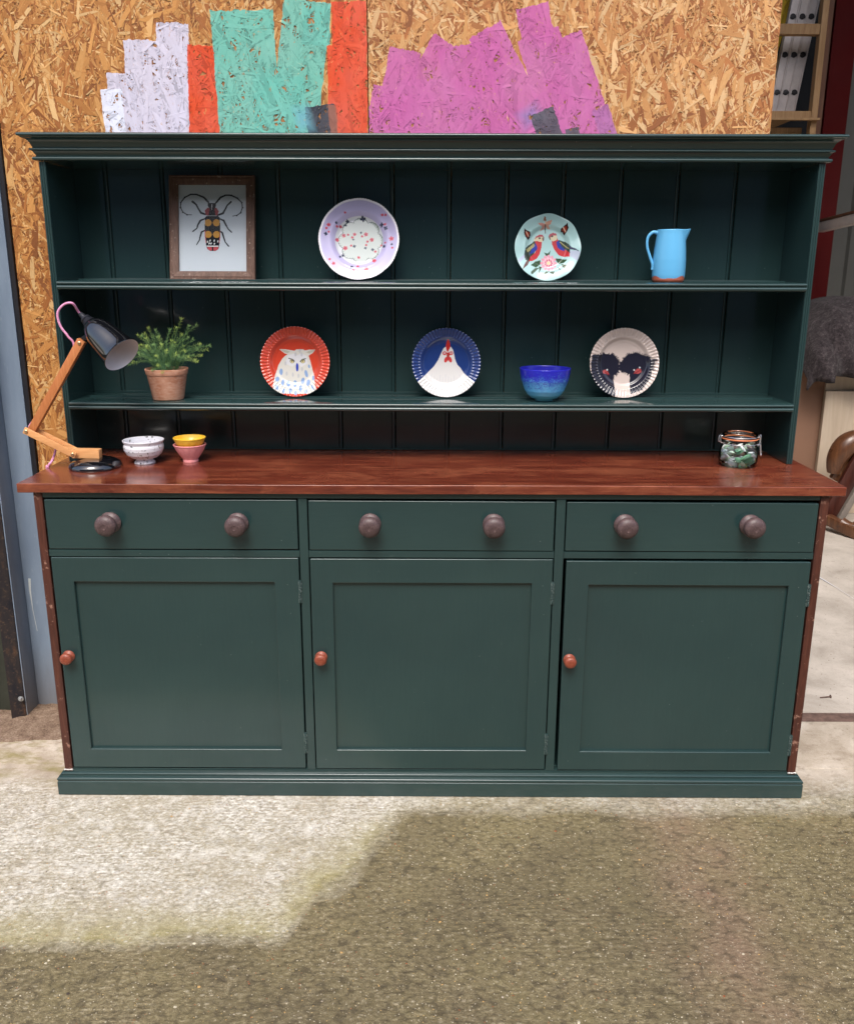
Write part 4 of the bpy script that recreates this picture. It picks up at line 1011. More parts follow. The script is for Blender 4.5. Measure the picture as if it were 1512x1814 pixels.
    link('beetle_print', grid_mesh('beetle_print', Pw, p.c), M['paper'], T)
    bm = bmesh.new(); box(bm, -W0, W0, -.0022, -.0006, h_ / 2 - H0, h_ / 2 + H0, 0); mk('glass', bm, M['pane'], False)
    bm = bmesh.new(); box(bm, -W0 - .001, W0 + .001, .0022, .0052, h_ / 2 - H0 - .001, h_ / 2 + H0 + .001, 0); mk('backing_board', bm, M['frame_wood'], False)
M['paper'] = vcol('print_paper', .8, .2, 0)
def thin_glass(name, tint=(1, 1, 1, 1), ior=1.5, k=1.0, rough=.01):
    m = NT(name); t = m.t; tr = m.n('BsdfTransparent'); tr.inputs[0].default_value = tint; gl = m.n('BsdfGlossy'); gl.inputs['Roughness'].default_value = rough
    fr = m.n('Fresnel'); fr.inputs[0].default_value = ior; mx = m.n('MixShader')
    m.set(mx.inputs[0], m.math('MULTIPLY', fr.outputs[0], k, clamp=True)); t.links.new(tr.outputs[0], mx.inputs[1]); t.links.new(gl.outputs[0], mx.inputs[2]); t.links.new(mx.outputs[0], m.out.inputs[0]); return m.m
M['pane'] = thin_glass('picture_glass', (.97, .98, .98, 1), 1.45, .15)
picture()

# jug -----------------------------------------------------------------------
def jug():
    y = .335; b = at(1182, 502, Y=y); T = empty('jug', (b.x, y, SH1), 'sky blue glazed jug with bare terracotta base and looped handle, on the upper shelf', 'jug')
    H = .1385; seg = 96
    pr = [(0, .0), (.036, 0), (.0405, .0015), (.0430, .006), (.0447, .018), (.0452, .035), (.0448, .060), (.0430, .085), (.0405, .110), (.0385, .128), (.0378, H)]
    inn = [(.0352, H + .0008), (.0352, H - .004), (.037, .11), (.041, .06), (.041, .02), (.03, .006), (0, .005)]
    hs = []; 
    P = []; Cc = []
    full = pr + [(.0368, H + .0014)] + inn
    for (r, h) in full[1:-1]:
        row, cr = [], []
        for i in range(seg):
            a = 2 * math.pi * i / seg; k = max(0, math.cos(a)) ** 14 * sstep(H - .030, H, h); rr = r + k * .015; hh = h + k * .003
            row.append((b.x + rr * math.cos(a), y + rr * math.sin(a), SH1 + .0005 + hh)); cr.append(a)
        P.append(row)
    # resample rows for a crisp glaze line
    P = np.array(P); rows = [P[0]]
    for a_, b_ in zip(P[:-1], P[1:]):
        n = max(1, int(np.abs(b_ - a_).max() / .0012))
        for k in range(1, n + 1): rows.append(a_ + (b_ - a_) * k / n)
    P = np.stack(rows); th = np.arctan2(P[..., 1] - y, P[..., 0] - b.x); h = P[..., 2] - SH1
    line = .0125 + .0035 * np.cos(th * 3 + 2.4) + .0015 * np.cos(th * 7)
    n_out = int(len(rows) * .52); c = np.where((h < line)[..., None], C3(196, 108, 84), C3(104, 184, 232)); c[n_out:][...] = C3(104, 184, 232)
    link('jug_body', grid_mesh('jug_body', P, c, wrap=True), M['glaze_matt'], T, False)
    bm = bmesh.new(); pts = spline([(b.x - .036, y, SH1 + .131), (b.x - .050, y, SH1 + .1335), (b.x - .0630, y, SH1 + .120), (b.x - .0635, y, SH1 + .095), (b.x - .054, y, SH1 + .068), (b.x - .0455, y, SH1 + .048), (b.x - .0440, y, SH1 + .034)], 8)
    n = len(pts); tube(bm, pts, [.0058 - .0022 * math.sin(math.pi * i / (n - 1)) ** .7 for i in range(n)], 14)
    finish('handle', bm, M['blue_glaze'], T, True)
    bm = bmesh.new(); lathe(bm, [(0, .0006), (.0365, .0006)], (b.x, y, SH1), seg=48); lathe(bm, [(0, .006), (.031, .0065)], (b.x, y, SH1), seg=48); finish('base_disc', bm, M['blue_glaze'], T, True)
M['blue_glaze'] = plain('sky_blue_glaze', C3(104, 184, 232).tolist() + [1], .3, 0, .5, .03, 20, .03, .1)
jug()

# blue bowl -------------------------------------------------------------------
def bluebowl():
    y = .300; b = at(963, 713, Y=y); T = b; H = .0915; z0 = SH2 + .0003
    pr = [(.020, 0), (.024, .0), (.0255, .0030), (.0265, .0042), (.037, .0085), (.0475, .0170), (.0555, .0290), (.0610, .0430), (.0665, .0580), (.0695, .0740), (.0715, H - .0015), (.0712, H), (.0697, H + .0002), (.0687, H - .002), (.0640, .058), (.0585, .041), (.050, .026), (.036, .014), (.018, .0085), (.001, .008)]
    rows = []; seg = 160
    pts = np.array(pr)
    out = [pts[0]]
    for a_, b_ in zip(pts[:-1], pts[1:]):
        n = max(1, int(np.abs(b_ - a_).max() / .0010))
        for k in range(1, n + 1): out.append(a_ + (b_ - a_) * k / n)
    out = np.array(out); th = np.linspace(0, 2 * math.pi, seg, endpoint=False)
    P = np.stack([b.x + out[:, :1] * np.cos(th), y + out[:, :1] * np.sin(th), z0 + out[:, 1:2] + 0 * th], -1)
    hh = np.repeat(out[:, 1:2], seg, 1) / H; n_ = rng.normal(0, .11, hh.shape); n2 = np.array([[mnoise.noise((math.cos(a_) * 6, math.sin(a_) * 6, h_ * 5)) for a_ in th] for h_ in hh[:, 0]]) * .10
    k = np.clip((hh + n_ + n2 - .42) / .30, 0, 1)[..., None]; lo = np.clip(hh / .35, 0, 1)[..., None]
    top = C3(36, 38, 186); mid = C3(96, 182, 236); bot = C3(112, 188, 204)
    c = (bot * (1 - lo) + mid * lo) * (1 - k) + top * k
    inner = np.zeros(len(out), bool); inner[int(np.argmax(out[:, 1])):] = True; c[inner] = C3(34, 34, 160)
    o = link('bowl', grid_mesh('bowl', P, c, wrap=True), M['glaze_matt'], None, False, (b.x, y, z0)); tag(o, 'deep round bowl shading from royal blue rim to turquoise base, on the lower shelf', 'bowl')
bluebowl()

# speckled, pink and yellow bowls ---------------------------------------------
WT = .9003
def speckled():
    y = .238; b = at(257, 822, Y=y); pr = [(.001, .003), (.026, .003), (.028, .0005), (.0290, .001), (.0285, .0040), (.0225, .0095), (.0235, .0130), (.0360, .0175), (.0475, .0270), (.0535, .0390), (.0548, .0480), (.0540, .0530), (.0525, .0555), (.0535, .0590), (.0560, .0640), (.0565, .0665), (.0555, .0672), (.0530, .0665), (.0505, .0570), (.0500, .0450), (.045, .030), (.032, .020), (.001, .015)]
    pts = np.array(pr); out = [pts[0]]
    for a_, b_ in zip(pts[:-1], pts[1:]):
        n = max(1, int(np.abs(b_ - a_).max() / .0009))
        for k in range(1, n + 1): out.append(a_ + (b_ - a_) * k / n)
    out = np.array(out); seg = 260; th = np.linspace(0, 2 * math.pi, seg, endpoint=False)
    P = np.stack([b.x + out[:, :1] * np.cos(th), y + out[:, :1] * np.sin(th), WT + out[:, 1:2] + 0 * th], -1)
    c = np.zeros(P.shape) + C3(232, 232, 238); r0 = random.Random(9); s_ = np.concatenate([[0], np.cumsum(np.linalg.norm(np.diff(out, axis=0), axis=1))]); Sx = np.repeat(s_[:, None], seg, 1); Rr = np.repeat(out[:, :1], seg, 1)
    for k in range(620):
        sc = r0.uniform(0, s_[-1]); tc = r0.uniform(0, 6.283); L = r0.choice((.0010, .0014, .0022, .0034)); wd = L * r0.uniform(.35, .7); a = r0.uniform(0, 3.14)
        rl = np.interp(sc, s_, out[:, 0]); dt = (th - tc + math.pi) % (2 * math.pi) - math.pi; du = (dt * rl)[None, :]; dv = (s_ - sc)[:, None]
        e = ((du * math.cos(a) + dv * math.sin(a)) / L) ** 2 + ((-du * math.sin(a) + dv * math.cos(a)) / wd) ** 2 < 1
        c[e] = C3(*r0.choice(((60, 62, 66), (100, 104, 96), (150, 150, 150), (120, 116, 96), (170, 172, 176))))
    o = link('footed_bowl', grid_mesh('footed_bowl', P, c, wrap=True), M['glaze_matt'], None, False, (b.x, y, WT)); tag(o, 'white footed bowl speckled with black and grey flecks, on the worktop beside the lamp', 'bowl')
speckled()
def latte():
    y = .262; b = at(338, 817, Y=y)
    def flute(amp, h0, h1, n=12):
        def f(a, r, h):
            w_ = sstep(h0, h0 + .006, h) * (1 - sstep(h1 - .004, h1 + .001, h)); return (r - amp * w_ * (1 - abs(math.cos(a * n / 2)) ** .6), h)
        return f
    def shape(z, H): return [(.001, .004), (.018, .004), (.0195, .0), (.0215, .0002), (.0218, .004), (.0212, .0075), (.0255, .0135), (.0330, .024), (.0395, .035), (.0430, .0430), (.0440, .0455), (.0458, .0480), (.0460, .0500), (.0450, .0508), (.0430, .0500), (.0400, .042), (.0330, .030), (.023, .018), (.001, .011)]
    for zoff, mat, lab in ((0, M['pink'], 'pink fluted latte bowl under a yellow bowl on the worktop'), (.0195, M['yellow'], 'yellow latte bowl nested inside the pink bowl on the worktop')):
        pts = shape(0, 0); bm = bmesh.new(); dense = []
        for a_, b_ in zip(pts, pts[1:]):
            for k in range(3): dense.append((a_[0] + (b_[0] - a_[0]) * k / 3, a_[1] + (b_[1] - a_[1]) * k / 3))
        dense.append(pts[-1]); top = max(range(len(dense)), key=lambda i: dense[i][1])
        fl = flute(.0013, .008, .0415); s_ = .985 if zoff else 1.0
        lathe(bm, [(r * s_, h) for r, h in dense[:top]], (b.x, y, WT + zoff), seg=144, mod=fl); n0 = len(bm.verts)
        lathe(bm, [(r * s_, h) for r, h in dense[top - 1:]], (b.x, y, WT + zoff), seg=144); bmesh.ops.remove_doubles(bm, verts=bm.verts, dist=1e-5)
        o = finish('latte_bowl', bm, mat, None, True, (b.x, y, WT + zoff)); tag(o, lab, 'bowl', 'stacked latte bowls')
        if zoff == 0:   # the nested bowl must clear the lower one: it rests a little above its floor
            pass
M['pink'] = plain('pink_glaze', s2l(236, 156, 156), .32, 0, .5, .03, 20, .03, .1); M['yellow'] = plain('yellow_glaze', s2l(242, 196, 62), .3, 0, .5, .04, 20, .03, .1)
latte()

# potted plant -----------------------------------------------------------------
def plant():
    y = .300; b = at(299, 709, Y=y); z0 = SH2 + .0003; T = empty('potted_plant', (b.x, y, z0), 'bushy green asparagus fern in a terracotta pot, on the lower shelf beside the lamp', 'plant')
    bm = bmesh.new(); lathe(bm, [(0, .001), (.0405, .0), (.0425, .0015), (.0435, .006), (.0545, .0665), (.0550, .0705), (.0568, .0712), (.0600, .0850), (.0592, .0868), (.0560, .0868), (.0545, .083), (.051, .070), (.048, .068)], (b.x, y, z0), seg=72, mod=lambda a, r, h: (r * (1 + .006 * math.sin(a * 2 + h * 60)), h + .0006 * math.sin(a * 3)))
    finish('pot', bm, M['terracotta'], T, True)
    bm = bmesh.new(); lathe(bm, [(0, .074), (.02, .0755), (.04, .074), (.053, .072)], (b.x, y, z0), seg=30, mod=lambda a, r, h: (r, h + .002 * math.sin(a * 9 + r * 400))); finish('soil', bm, M['potsoil'], T, True)
    r0 = random.Random(12)
    V, Fc, Cc = [], [], []; sb = bmesh.new()
    tips = [(-78, 62, 0), (-62, 100, 6), (-40, 84, -16), (-22, 118, 4), (-8, 96, -22), (12, 104, 10), (30, 120, 4), (44, 128, -6), (62, 118, 4), (74, 112, 10), (60, 86, -18), (84, 60, 0), (104, 54, 4), (96, 78, 8), (116, 68, -4), (-92, 34, -12), (-104, 46, 2), (-70, 20, -24), (-84, 12, -10), (-50, 40, -40), (-24, 30, -52), (-4, 14, -58), (18, 20, -56), (14, 52, -48), (36, 46, -40), (58, 34, -30), (74, 26, -26), (88, 24, -8), (-34, 66, -36), (0, 76, -36), (24, 84, -20), (-56, 66, 20), (46, 70, 22), (-12, 60, 26), (-66, 52, -22), (40, 96, 16), (-40, 106, 18), (80, 92, -6), (-18, 4, -62), (6, -2, -62), (-10, 40, -50), (28, 64, -34), (-90, 62, 10), (96, 40, -14)]
    tips += [(r0.uniform(-70, 85), r0.uniform(35, 95), r0.uniform(-40, 30)) for _ in range(14)]
    for (tx, tz, ty) in tips:
        L = r0.uniform(.92, 1.14); tx, tz, ty = tx * .00108 * L, tz * .00096 * L, ty * .00095
        p0 = Vector((b.x + tx * .18 + r0.uniform(-.012, .012), y + ty * .2 + r0.uniform(-.012, .012), z0 + .074)); p3 = Vector((b.x + tx, y + ty, z0 + .085 + tz)); mid = (p0 + p3) / 2 + Vector((-tx * .08 + r0.uniform(-.008, .008), r0.uniform(-.008, .008), .004 + abs(tx) * .16))
        pts = spline([p0, mid, p3], 14); n = len(pts); tube(sb, pts, [.0009 * (1 - .6 * i / n) for i in range(n)], 5)
        hue = r0.random(); tipc = C3(178, 202, 104) if hue > .45 else C3(134, 172, 104); deep = C3(70, 108, 74) if hue < .6 else C3(90, 132, 92)
        for i in range(3, n):
            t = i / (n - 1); d = (pts[i] - pts[i - 1]).normalized(); s = d.orthogonal().normalized()
            for k in range(4 if t < .93 else 9):
                a = r0.uniform(0, 6.283); out = (Matrix.Rotation(a, 3, d) @ s); up = r0.uniform(.35, .9) if t < .93 else r0.uniform(.5, 1.6)
                dn = (out + d * up).normalized(); ln = r0.uniform(.0090, .0145) * (1.1 - .35 * t); wd = r0.uniform(.00028, .00042); side = dn.cross(Vector((r0.uniform(-1, 1), -1, r0.uniform(-1, 1)))).normalized() * wd
                q = pts[i] + (pts[i - 1] - pts[i]) * r0.random(); bb = len(V)
                V += [tuple(q), tuple(q + dn * ln * .4 + side), tuple(q + dn * ln + Vector((0, 0, .0006))), tuple(q + dn * ln * .4 - side)]; Fc.append((bb, bb + 1, bb + 2, bb + 3))
                m_ = max(0, (t - .5) / .5) ** 1.5; c = deep * (1 - m_) + tipc * m_; c = c * r0.uniform(.75, 1.25)
                Cc += [tuple(c) + (1,)] * 4
    me = bpy.data.meshes.new('foliage'); me.from_pydata(V, [], Fc); ca = me.color_attributes.new('col', 'FLOAT_COLOR', 'POINT'); ca.data.foreach_set('color', np.array(Cc, np.float32).reshape(-1))
    o = link('foliage', me, M['needle'], T); tag(o, kind='stuff')
    o = finish('stems', sb, M['stem'], T, True); tag(o, kind='stuff')
mt_ = NT('terracotta'); tn = mt_.noise(mt_.coord(), 26, 5, .65); t2 = mt_.noise(mt_.coord(scale=(1, 1, 5)), 60, 4, .7)
M['terracotta'] = mt_.base(mt_.mix(mt_.ramp(t2, [(.45, 0), (.7, .5)]), mt_.ramp(tn, [(.3, s2l(158, 104, 78)), (.55, s2l(182, 132, 106)), (.75, s2l(196, 158, 136))]), s2l(206, 176, 158)), .85, 0, .2); mt_.bump(t2, .3, .001)
M['potsoil'] = plain('potting_soil', s2l(60, 42, 32), .9, 0, .2, .4, 200, .8)
M['needle'] = vcol('green_needles', .55, .3, 0); M['stem'] = plain('green_stem', s2l(86, 120, 62), .6)
plant()

# clip-top jar ------------------------------------------------------------------
def jar():
    y = .240; b = at(1305.5, 822, Y=y); T = empty('glass_jar', (b.x, y, WT), 'clip top glass jar with orange rubber seal, full of sea glass, on the worktop', 'jar'); c = (b.x, y, WT)
    bm = bmesh.new(); lathe(bm, [(0, .003), (.040, .0012), (.046, .002), (.0505, .006), (.0525, .014), (.0525, .034), (.0515, .046), (.0475, .056), (.0445, .0615), (.0445, .066), (.0470, .0675), (.0480, .070), (.0480, .0745), (.0440, .0755)], c, seg=72); finish('jar_body', bm, M['jarglass'], T, True)
    bm = bmesh.new(); lathe(bm, [(.041, .0800), (.0485, .0803), (.0492, .083), (.0488, .0865), (.0460, .0905), (.043, .0925), (.036, .0930), (.033, .0915), (0, .0912)], c, seg=72); finish('lid', bm, M['jarglass'], T, True)
    bm = bmesh.new(); lathe(bm, [(.0440, .0760), (.0485, .0758), (.0502, .0778), (.0485, .0798), (.0440, .0796), (.0440, .0760)], c, seg=72); finish('rubber_seal', bm, M['seal'], T, True)
    bm = bmesh.new(); ring = [(b.x + .0490 * math.cos(a), y + .0490 * math.sin(a), WT + .0645) for a in np.linspace(0, 2 * math.pi, 60)]; tube(bm, ring, .0010, 6, False)
    ring = [(b.x + .0500 * math.cos(a), y + .0500 * math.sin(a), WT + .0845) for a in np.linspace(0, 2 * math.pi, 60)]; tube(bm, ring, .0010, 6, False); finish('wire_band', bm, M['wire'], T, True)
    def W(an, r, h): a = R(an); return (b.x + r * math.cos(a), y + r * math.sin(a), WT + h)
    bm = bmesh.new(); tube(bm, spline([W(-172, .049, .066), W(-172, .056, .067), W(-172, .056, .083), W(-172, .052, .0855), W(172, .052, .0855), W(172, .056, .080), W(172, .056, .067), W(172, .049, .066)], 5), .0012, 8); finish('hinge_wire', bm, M['wire'], T, True)
    bm = bmesh.new(); tube(bm, spline([W(-38, .0495, .085), W(-36, .053, .086), W(-34, .054, .078), W(-36, .0535, .066), W(-38, .051, .060)], 5), .0013, 8); tube(bm, spline([W(-8, .0495, .085), W(-10, .0545, .088), W(-12, .0555, .078), W(-12, .055, .066)], 5), .0013, 8)
    tube(bm, spline([W(-40, .051, .0645), W(-30, .056, .0655), W(-12, .0565, .066), W(-6, .0545, .066)], 4), .0016, 8)
    tube(bm, spline([W(-32, .0555, .064), W(-32, .0575, .050), W(-28, .0590, .034), W(-20, .060, .030), W(-13, .0600, .034), W(-12, .0585, .050), W(-14, .0565, .064)], 6), .0013, 8); finish('clasp', bm, M['wire'], T, True)
    r0 = random.Random(21); kinds = [('pale green', s2l(208, 232, 212)), ('white', s2l(238, 244, 244)), ('green', s2l(120, 172, 140)), ('pale green', s2l(190, 216, 190)), ('white', s2l(228, 238, 242)), ('olive', s2l(190, 190, 120)), ('brown', s2l(110, 94, 84))]
    mats = {}
    spots = []
    for lay in range(5):
        for k in range(8):
            a = k / 8 * 6.283 + lay * .5; rr = (.037 if k % 4 else .016); h = .010 + lay * .0100
            if lay == 4: rr *= .85
            spots.append((rr * math.cos(a), rr * math.sin(a), h))
    for i, (dx, dy, h) in enumerate(spots):
        kn, kc = kinds[r0.choice((0, 0, 1, 1, 2, 3, 3, 4, 5, 6))] if i % 7 else kinds[2]
        if kn + str(kc) not in mats: mats[kn + str(kc)] = plain('frosted_glass_' + kn.replace(' ', '_'), kc, .35, 0, .5, .08, 40, .1)
        bm = bmesh.new(); bmesh.ops.create_icosphere(bm, subdivisions=2, radius=1); sx, sy, sz = r0.uniform(.011, .0165), r0.uniform(.008, .012), r0.uniform(.003, .0048)
        ro = Matrix.Rotation(r0.uniform(0, 6.28), 3, 'Z') @ Matrix.Rotation(r0.uniform(-.9, .9), 3, 'X') @ Matrix.Rotation(r0.uniform(-.6, .6), 3, 'Y'); sd = r0.random() * 50
        for v in bm.verts:
            q = v.co.copy(); k_ = 1 + .35 * mnoise.noise(q * 1.1 + Vector((sd, 0, 0))); v.co = ro @ Vector((q.x * sx * k_, q.y * sy * k_, (abs(q.z) ** .6) * (1 if q.z > 0 else -1) * sz)) + Vector((b.x + dx, y + dy, WT + h))
        for v in bm.verts:   # stay inside the glass
            d = Vector((v.co.x - b.x, v.co.y - y)); 
            if d.length > .0490: d = d.normalized() * .0490; v.co.x = b.x + d.x; v.co.y = y + d.y
            v.co.z = max(v.co.z, WT + .0045)
        o = finish('glass_pebble', bm, mats[kn + str(kc)], None, True, (b.x + dx, y + dy, WT + h)); tag(o, kn + ' frosted glass pebble inside the clip top jar', 'glass pebble', 'frosted glass pebbles in the jar')
M['jarglass'] = thin_glass('jar_glass', (.975, .99, .985, 1), 1.40, 1.0, .02); M['seal'] = plain('orange_rubber', s2l(214, 128, 84), .45, 0, .4, .05); M['wire'] = plain('bright_wire', s2l(214, 214, 214), .25, .9, .5, .04)
jar()

# desk lamp ---------------------------------------------------------------------
def lamp():
    y = .175; T = empty('desk_lamp', tuple(at(167, 822, Y=y))[:2] + (WT,), 'wooden jointed desk lamp with glossy black shade and pink cable, on the worktop', 'lamp')
    q = lambda u, v, yy=y: at(u, v, Y=yy); bc = q(167, 824); bc.z = WT
    bm = bmesh.new(); lathe(bm, [(0, .0003), (.0690, .0003), (.0705, .003), (.0700, .008), (.066, .0145), (.058, .0200), (.046, .0245), (.030, .0275), (.015, .0288), (0, .0290)], (0, 0, 0), seg=72)
    for v in bm.verts: v.co.x *= .99; v.co += Vector((bc.x + .002, y + .004, WT))
    finish('base', bm, M['blackgloss'], T, True)
    # pivot block
    a = q(130, 806); c = q(178, 801)
    bm = bmesh.new(); beam(bm, (a.x, y, WT + .0410), (c.x, y, WT + .0400), .0250, .024, bev=.0015); finish('pivot_block', bm, M['lampwood'], T, True)
    el = q(52, 762, y - .004); pv = q(134, 805, y - .004); pv.z = WT + .042
    for s_ in (-1, 1):
        o_ = Vector((0, s_ * .0165, 0)); bm = bmesh.new(); beam(bm, el + o_ + (el - pv).normalized() * .008, pv + o_ + (pv - el).normalized() * .008, .0190, .0055, bev=.0022); finish('lower_arm', bm, M['lampwood'], T, True)
    d = (pv - el); bm = bmesh.new(); beam(bm, el + d * .12, pv - d * .28, .0075, .012, bev=.001); finish('arm_spacer', bm, M['lampwood_shaded'], T, True)
    top = q(143, 607); e2 = q(60, 757)
    bm = bmesh.new(); beam(bm, e2 + (e2 - top).normalized() * .010, top + (top - e2).normalized() * .008, .0215, .0200, bev=.0015); finish('upper_arm', bm, M['lampwood_shaded'], T, True)
    for p, yy in ((el, y - .024), (pv, y - .024), (top, y - .0105)):
        bm = bmesh.new(); lathe(bm, [(0, 0), (.0048, 0), (.0048, .0016), (.0035, .0026), (0, .0028)], (p.x, yy, p.z), (0, -1, 0), 18); finish('screw', bm, M['brass'], T, True)
    # shade: paraboloid open to lower right and towards the viewer
    neck = q(160, 573, y + .012); rim = q(215.5, 628, y - .034); ax = (rim - neck).normalized(); L = (rim - neck).length
    k = L / .100
    outp = [(.010, -.004), (.0125, -.002), (.0180, .001), (.0275, .007), (.0345, .018), (.0395, .034), (.0430, .052), (.0455, .070), (.0480, .086), (.0510, .098), (.0525, .1005)]
    bm = bmesh.new(); lathe(bm, [(r, h * k) for r, h in outp] + [(.0520, .1012 * k)], neck, ax, 72); finish('shade', bm, M['blackgloss'], T, True)
    inp = [(.0518, .1010), (.0500, .0975), (.0470, .0855), (.0445, .0695), (.0420, .0515), (.0385, .0335), (.0335, .0175), (.0180, .0040), (0, .003)]
    bm = bmesh.new(); lathe(bm, [(r, h * k) for r, h in inp], neck, ax, 72); finish('shade_lining', bm, M['lining'], T, True)
    bm = bmesh.new(); lathe(bm, [(0, .004), (.012, .004), (.012, .022), (.018, .034), (.0205, .046), (.017, .058), (0, .064)], neck, ax, 32); finish('bulb', bm, M['bulb'], T, True)
    bm = bmesh.new(); lathe(bm, [(0, -.0420), (.0058, -.0420), (.0072, -.034), (.0075, -.024), (.0130, -.0220), (.0145, -.016), (.0125, -.014), (.0150, -.011), (.0160, -.004), (.0190, -.001), (.0200, .0015)], neck, ax, 32); finish('socket', bm, M['blackplastic'], T, True)
    kn = q(150, 603, y + .004); bm = bmesh.new(); beam(bm, kn + Vector((-.004, 0, .004)), q(158, 594, y + .004), .012, .010); finish('shade_bracket', bm, M['blackplastic'], T, True)
    # cable
    tip = neck - ax * .041
    pts = spline([tip + ax * .004, tip - ax * .008, q(128, 537, y + .004), q(112, 540, y + .004), q(102, 555, y + .003), q(107, 577, y + .004), q(120, 595, y + .006), q(131, 615, y + .015), q(112, 665, y + .018), q(80, 722, y + .018), q(60, 744, y + .016), q(51, 760, y + .014), q(60, 774, y + .018), q(90, 787, y + .030)], 8)
    e_ = at(88, 826, Z=.9040)
    pts2 = spline([q(90, 787, y + .030), q(98, 793, y + .035), q(97, 803, y + .03), e_ + Vector((.006, .004, .014)), e_ + Vector((-.004, 0, -.002)), e_ + Vector((-.010, .01, -.05)), e_ + Vector((-.012, .10, -.5)), e_ + Vector((0, .19, -.885))], 8)
    bm = bmesh.new(); tube(bm, pts + pts2[1:], .0031, 10); finish('cable', bm, M['pinkcable'], T, True)
M['blackgloss'] = plain('black_gloss_enamel', (.005, .005, .007, 1), .03, 0, .8, .1, 5, 0, 1); M['blackplastic'] = plain('black_plastic', (.015, .016, .022, 1), .35, 0, .5)
M['lampwood'] = wood('light_beech', [s2l(196, 136, 84), s2l(216, 158, 104), s2l(228, 176, 122), s2l(208, 148, 94)], 'x', (.35, .5), 3, .0003); M['lampwood_shaded'] = wood('shaded_beech', [s2l(164, 98, 56), s2l(190, 120, 72), s2l(204, 140, 90), s2l(178, 108, 62)], 'z', (.35, .5), 3, .0003)  # second beech has the upper arm's shade in its colour
M['brass'] = plain('pale_brass', s2l(214, 180, 140), .3, .9); M['lining'] = plain('silvery_lining', s2l(226, 222, 224), .4, .1, .5, .04); M['bulb'] = plain('white_bulb', (.8, .8, .8, 1), .2)
mcb = NT('pink_braided_cable'); wv = mcb.noise(mcb.coord(), 900, 2); M['pinkcable'] = mcb.base(mcb.ramp(wv, [(.4, s2l(214, 134, 178)), (.6, s2l(238, 174, 206))]), .7, 0, .3); mcb.bump(wv, .5, .0005)
lamp()

# ================================================================== INSIDE THE SHED, RIGHT
def seg3(name, p, q_, wd, th, mat, parent, up=Vector((0, 0, 1)), bev=.003):
    bm = bmesh.new(); beam(bm, p, q_, wd, th, up, bev); return finish(name, bm, mat, parent, True)
M['pine'] = wood('rough_pine', [s2l(128, 96, 62), s2l(158, 124, 84), s2l(176, 142, 102), s2l(146, 112, 74)], 'z', (.6, .8), 1, .001); M['pine_dark'] = wood('dark_stained_pine', [s2l(70, 44, 30), s2l(96, 62, 42), s2l(112, 76, 52), s2l(84, 52, 36)], 'z', (.6, .8), 1, .001)
M['redsteel'] = plain('oxide_red_steel', s2l(74, 14, 14), .8, .0, .15, .1, 6, .05); M['alu'] = plain('dull_aluminium', s2l(206, 198, 194), .5, .2, .5, .08, 30, .1); M['yel'] = plain('yellow_fibreglass', s2l(196, 166, 40), .5)
yr = 3.2
X = lambda u, v, Y=yr: at(u, v, Y=Y)
# timber ladder rack
T = empty('timber_rack', tuple(X(1440, 235))[:2] + (0,), 'pine storage rack holding ladders, seen above the dresser right of the strand board', 'rack')
zt = 5.1; po = X(1446, 120); wpx = (X(1456, 120) - X(1446, 120)).x
bx('post', (po.x - wpx * .55, po.x + wpx * .55, yr - .04, yr + .01, .006, zt), M['pine'], T, .003)
bx('post', (po.x + wpx * .6, po.x + wpx * 1.8, yr - .01, yr + .06, .006, zt), M['pine_dark'], T, .003)
bx('post', (1.05, 1.12, yr - .04, yr + .01, .006, zt), M['pine'], T, .003)
for v0, v1, dy in ((44, 63, -.005), (198, 211, -.005), (222, 234, .10)):
    a, c = X(1400, v1), X(1400, v0); bx('rack_rail', (1.122, po.x - wpx * .58, yr + dy - .03, yr + dy + .02, a.z, c.z), M['pine'], T, .003)
a, c = X(1400, 216), X(1400, 212); bx('shelf_edge', (1.122, X(1448, 214, yr - .045).x, yr - .075, yr - .045, a.z, c.z), M['pine'], T, .002)
bx('rack_shelf', (1.122, po.x - wpx * .58, yr + .025, yr + .60, X(1400, 200).z - .0, X(1400, 198).z + .0), M['pine'], T, .001)
# ladders: a three section aluminium ladder with yellow steps behind
yl = yr + .16
LZ0 = X(1395, 199).z + .012
def stile(parent, u0, u1, wpx_, yy, mat, holes=True):
    b0, t0 = at(u0, 199, Y=yy), at(u1, 0, Y=yy); b0.z = LZ0; d = (t0 - b0); d = d / d.z; t1 = b0 + d * (4.6 - LZ0)
    wd = (at(u0 + wpx_, 199, Y=yy) - at(u0, 199, Y=yy)).x * .97
    s_ = seg3('stile', b0, t1, .05, wd, mat, parent, Vector((0, -1, 0)), .004) if False else None
    bm = bmesh.new(); beam(bm, b0, t1, wd, .03, Vector((1, 0, 0)), .004); s_ = finish('stile', bm, mat, parent, True)
    bm = bmesh.new()
    for e in (-1, 1): beam(bm, b0 + Vector((e * wd * .44, -.020, 0)), t1 + Vector((e * wd * .44, -.020, 0)), wd * .12, .014, Vector((1, 0, 0)), .002)
    finish('stile_lip', bm, mat, s_, True)
    if holes:
        z = LZ0 + .12
        while z < 4.5:
            p = b0 + d * (z - LZ0); bm = bmesh.new(); lathe(bm, [(0, 0), (.018, 0), (.018, .004), (.012, .005), (0, .005)], (p.x, yy - .0150, p.z), (0, -1, 0), 3 * 6, mod=lambda a, r, h: (r * (1 if math.sin(a) > -.4 else .75), h)); finish('rung_end', bm, M['dark_hole'], s_, True); z += .2015
    return s_
M['dark_hole'] = plain('dark_rung_end', s2l(34, 32, 34), .6)
Ld = empty('extension_ladder', (X(1390, 199).x, yl, LZ0), 'three section aluminium ladder leaning in the pine rack', 'ladder')
